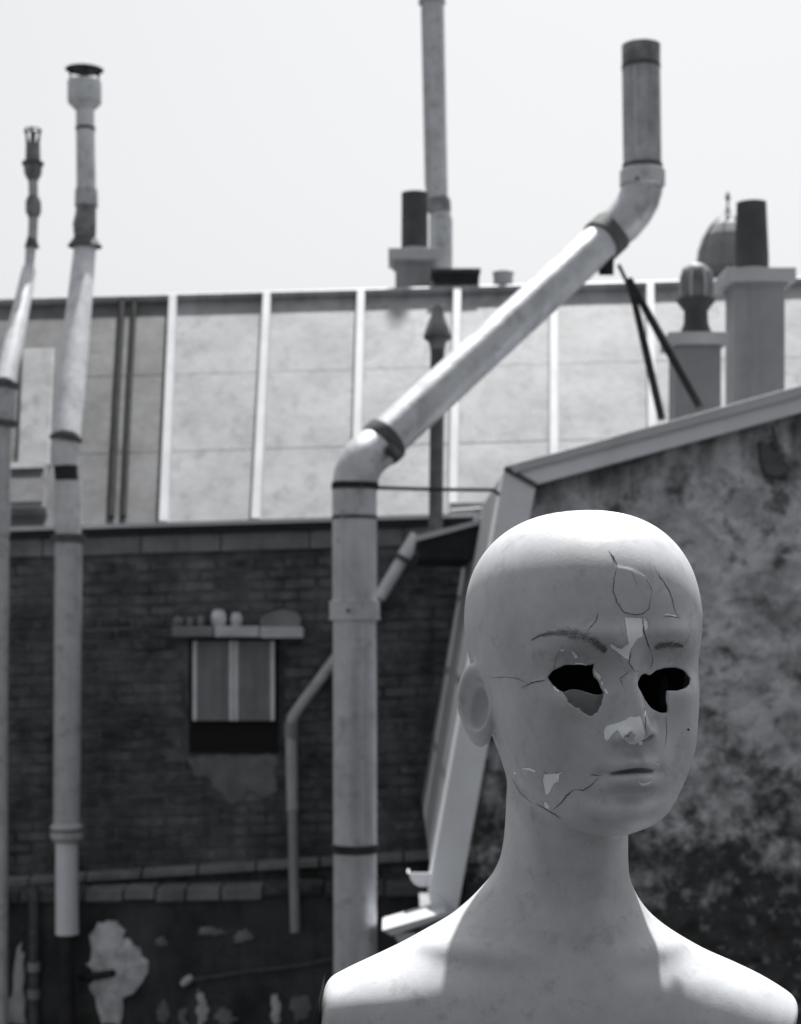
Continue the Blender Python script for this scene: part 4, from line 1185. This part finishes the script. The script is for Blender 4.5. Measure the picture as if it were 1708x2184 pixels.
me.polygons.add(nq); me.polygons.foreach_set('loop_start', np.arange(0, nq * 4, 4, dtype=np.int32))
me.polygons.foreach_set('use_smooth', np.ones(nq, bool))
me.update(calc_edges=True)
# make sure the faces look outwards
area_v = 0.0
bmv = bmesh.new(); bmv.from_mesh(me)
if bmv.calc_volume(signed=True) < 0:
    bmesh.ops.reverse_faces(bmv, faces=bmv.faces)
for _ in range(2):
    bmesh.ops.smooth_vert(bmv, verts=bmv.verts, factor=0.5, use_axis_x=True, use_axis_y=True, use_axis_z=True)
bmv.to_mesh(me)
bvh = BVHTree.FromBMesh(bmv)
bmv.free()
me.materials.append(M['paint']); me.materials.append(M['undercoat'])
# the knocked-out panel under the eye shows the grey undercoat, the cavity is unpainted
cen = np.empty(len(me.polygons) * 3, np.float32); me.polygons.foreach_get('center', cen)
cen = cen.reshape(-1, 3).astype(float) + np.array(mq.location)
o_, c_, h_, r_ = fields(cen)
idxm = ((r_ < .35) | ((c_ < .6) & (o_ < -6))).astype(np.int32)
me.polygons.foreach_set('material_index', idxm)
body = bpy.data.objects.new('body', me); COL.objects.link(body); body.parent = mq

cam_l = Vector((0, 0, CAM_H)) - mq.location
def drop(px_, py_):
    """where the camera ray of a photo pixel meets the bust (bust coordinates), with its normal"""
    dr = P(px_, py_, 1.0) - Vector((0, 0, CAM_H))
    h = bvh.ray_cast(cam_l, dr.normalized())
    return (h[0], h[1]) if h[0] is not None else (None, None)

def finish(name, vs_, fs, m_, smooth=True):
    s = MB(); s.add([v + mq.location for v in vs_], fs)
    return s.build(name, m_, mq, smooth=False)

def patch(name, poly, m_, lift=.00035, jitter=.5, step=3.0):
    """a flake with a ragged edge lying on the surface"""
    out = []
    n = len(poly)
    for i in range(n):
        a_, b_ = poly[i], poly[(i + 1) % n]
        L_ = math.hypot(b_[0] - a_[0], b_[1] - a_[1]); k = max(1, int(L_ / step))
        for j in range(k):
            out.append((lerp(a_[0], b_[0], j / k) + random.uniform(-jitter, jitter), lerp(a_[1], b_[1], j / k) + random.uniform(-jitter, jitter)))
    bm_ = bmesh.new()
    f = bm_.faces.new([bm_.verts.new((x, y, 0)) for x, y in out])
    bmesh.ops.triangulate(bm_, faces=[f])
    for _ in range(3):
        long = [e for e in bm_.edges if e.calc_length() > 5.0 and not e.is_boundary]
        if not long: break
        bmesh.ops.subdivide_edges(bm_, edges=long, cuts=1)
        bmesh.ops.triangulate(bm_, faces=bm_.faces)
    bmesh.ops.recalc_face_normals(bm_, faces=bm_.faces)
    dead = []; last = None
    for v in bm_.verts:
        p, nn = drop(v.co.x, v.co.y)
        if p is None or (p.y + mq.location.y) > HD - .02 and py_guard(v.co): dead.append(v); continue
        v.co = p + nn * lift
    if dead: bmesh.ops.delete(bm_, geom=dead, context='VERTS')
    bm_.verts.index_update()
    vs_ = [v.co.copy() for v in bm_.verts]; fs = [tuple(v.index for v in fc.verts) for fc in bm_.faces if max((a.co - b.co).length for a in fc.verts for b in fc.verts) < .012]
    bm_.free()
    return finish(name, vs_, fs, m_)
def py_guard(co): return 1395 < co.y < 1545 and 1150 < co.x < 1490

def ribbon(name, pts, width, m_='crack', lift=.00022, jitter=.9, taper=True):
    dense = []
    for a_, b_ in zip(pts[:-1], pts[1:]):
        L_ = math.hypot(b_[0] - a_[0], b_[1] - a_[1]); k = max(1, int(L_ / 3.0))
        for j in range(k):
            dense.append((lerp(a_[0], b_[0], j / k) + random.uniform(-jitter, jitter), lerp(a_[1], b_[1], j / k) + random.uniform(-jitter, jitter)))
    dense.append(pts[-1])
    vs_, fs = [], []; n = len(dense); ok = []
    for i, (x, y) in enumerate(dense):
        a_, b_ = dense[max(i - 1, 0)], dense[min(i + 1, n - 1)]
        tx, ty = b_[0] - a_[0], b_[1] - a_[1]; L_ = math.hypot(tx, ty) or 1
        w_ = width * .5 * (min(1, .25 + 3 * min(i, n - 1 - i) / n) if taper else 1) * random.uniform(.6, 1.3)
        p0, n0 = drop(x - ty / L_ * w_, y + tx / L_ * w_); p1, n1 = drop(x + ty / L_ * w_, y - tx / L_ * w_)
        good = p0 is not None and p1 is not None and (p0 - p1).length < .008
        if good: vs_ += [p0 + n0 * lift, p1 + n1 * lift]
        ok.append(len(vs_) - 2 if good else -1)
    for i in range(n - 1):
        if ok[i] >= 0 and ok[i + 1] >= 0 and (vs_[ok[i]] - vs_[ok[i + 1]]).length < .008:
            fs.append((ok[i], ok[i] + 1, ok[i + 1] + 1, ok[i + 1]))
    if fs: return finish(name, vs_, fs, m_)

# chips where the paint has flaked off to white plaster
for poly in CHIPS:
    patch('paint_chip', poly, 'chip')
# hairline cracks
for pts, w_ in (
    ([(975, 360), (1005, 405), (1025, 450)], 2.6), ([(1025, 450), (1005, 520), (1000, 590), (1020, 650), (1060, 710), (1110, 725), (1170, 720), (1205, 690), (1215, 630)], 1.5),
    ([(1215, 630), (1222, 580), (1180, 510), (1100, 465)], .8), ([(1230, 445), (1260, 500), (1310, 570), (1335, 630), (1350, 700), (1380, 745)], 1.3),
    ([(1165, 740), (1170, 800), (1190, 870), (1215, 935)], 2.4), ([(1120, 860), (1100, 940), (1092, 1000), (1115, 1040), (1150, 1052)], 1.5),
    ([(1215, 935), (1226, 990), (1210, 1040)], 1.0), ([(485, 1140), (530, 1115), (620, 1095)], 2.0), ([(300, 1085), (400, 1080), (460, 1090), (520, 1115)], 1.0),
    ([(660, 1835), (710, 1790), (750, 1740), (780, 1720)], 2.2), ([(780, 1720), (830, 1725), (870, 1700), (915, 1655)], 1.8), ([(560, 1800), (640, 1845), (705, 1885)], 1.8),
    ([(915, 710), (905, 760), (880, 785), (850, 820)], 1.4), ([(1060, 1140), (1040, 1090), (1100, 1040)], 1.2), ([(1178, 1255), (1186, 1330), (1180, 1400)], 1.4),
    ([(1300, 1290), (1306, 1400), (1296, 1470)], .9), ([(420, 1650), (470, 1740), (540, 1800)], .8), ([(690, 935), (670, 990), (660, 1050)], 1.0),
    ([(600, 1610), (640, 1640), (700, 1620)], 1.2), ([(1100, 470), (1140, 560)], .6), ([(1280, 740), (1330, 735), (1380, 745)], .9), ([(870, 1635), (930, 1640)], 1.6),
):
    ribbon('crack', Z1(pts), w_)
# small flat dark spots
for (x, y, r0) in ((1393, 1107, 3.0), (1118, 1412, 1.4)):
    c0 = Z5([(x, y)])[0]
    patch('dark_spot', [(c0[0] + r0 * math.cos(a_) * random.uniform(.7, 1.1), c0[1] + r0 * math.sin(a_) * random.uniform(.7, 1.1)) for a_ in np.linspace(0, 2 * math.pi, 9)[:-1]], 'crack', jitter=.2)
# painted brows: many short strokes
def brow(path, thick, count):
    vs_, fs = [], []
    for _ in range(count):
        t_ = random.random() ** .9
        i = min(int(t_ * (len(path) - 1)), len(path) - 2); u = t_ * (len(path) - 1) - i
        x, y = lerp(path[i][0], path[i + 1][0], u), lerp(path[i][1], path[i + 1][1], u)
        th = lerp(thick[i], thick[i + 1], u)
        tx, ty = path[i + 1][0] - path[i][0], path[i + 1][1] - path[i][1]; L_ = math.hypot(tx, ty)
        off = random.gauss(0, .36) * th
        x -= ty / L_ * off; y += tx / L_ * off
        an = math.atan2(ty, tx) + random.gauss(-.15, .35); ln = random.uniform(2.0, 6.0); w_ = random.uniform(.16, .36)
        q = []
        for (l_, s_) in ((-ln / 2, -w_), (ln / 2, -w_ * .3), (ln / 2, w_ * .3), (-ln / 2, w_)):
            p, nn = drop(x + math.cos(an) * l_ - math.sin(an) * s_, y + math.sin(an) * l_ + math.cos(an) * s_)
            if p is None: break
            q.append(p + nn * .00025)
        if len(q) == 4 and (q[0] - q[1]).length < .006:
            o = len(vs_); vs_ += q; fs.append((o, o + 1, o + 2, o + 3))
    finish('eyebrow', vs_, fs, 'brow')
brow(Z5([(60, 340), (130, 303), (220, 288), (350, 278), (450, 300), (560, 335), (640, 390), (690, 440)]), [1, 3, 7, 13, 16, 15, 14, 9], 1500)
brow(Z5([(1110, 410), (1180, 385), (1260, 378), (1350, 395)]), [7, 10, 10, 5], 500)

# arm joints: a thin steel plate on one side, a hanging arm stub on the other
s = MB()
xj = NECK_X - .183
pl = [P(689, 2102, HD), P(681, 2135, HD), P(674, 2184, HD), P(668, 2260, HD), P(680, 2262, HD), P(684, 2184, HD), P(688, 2135, HD)]
s.prism([p + Vector((-.0008, -.045, 0)) for p in pl], (0, .09, 0)); s.build('joint_plate', 'dark_metal', mq)
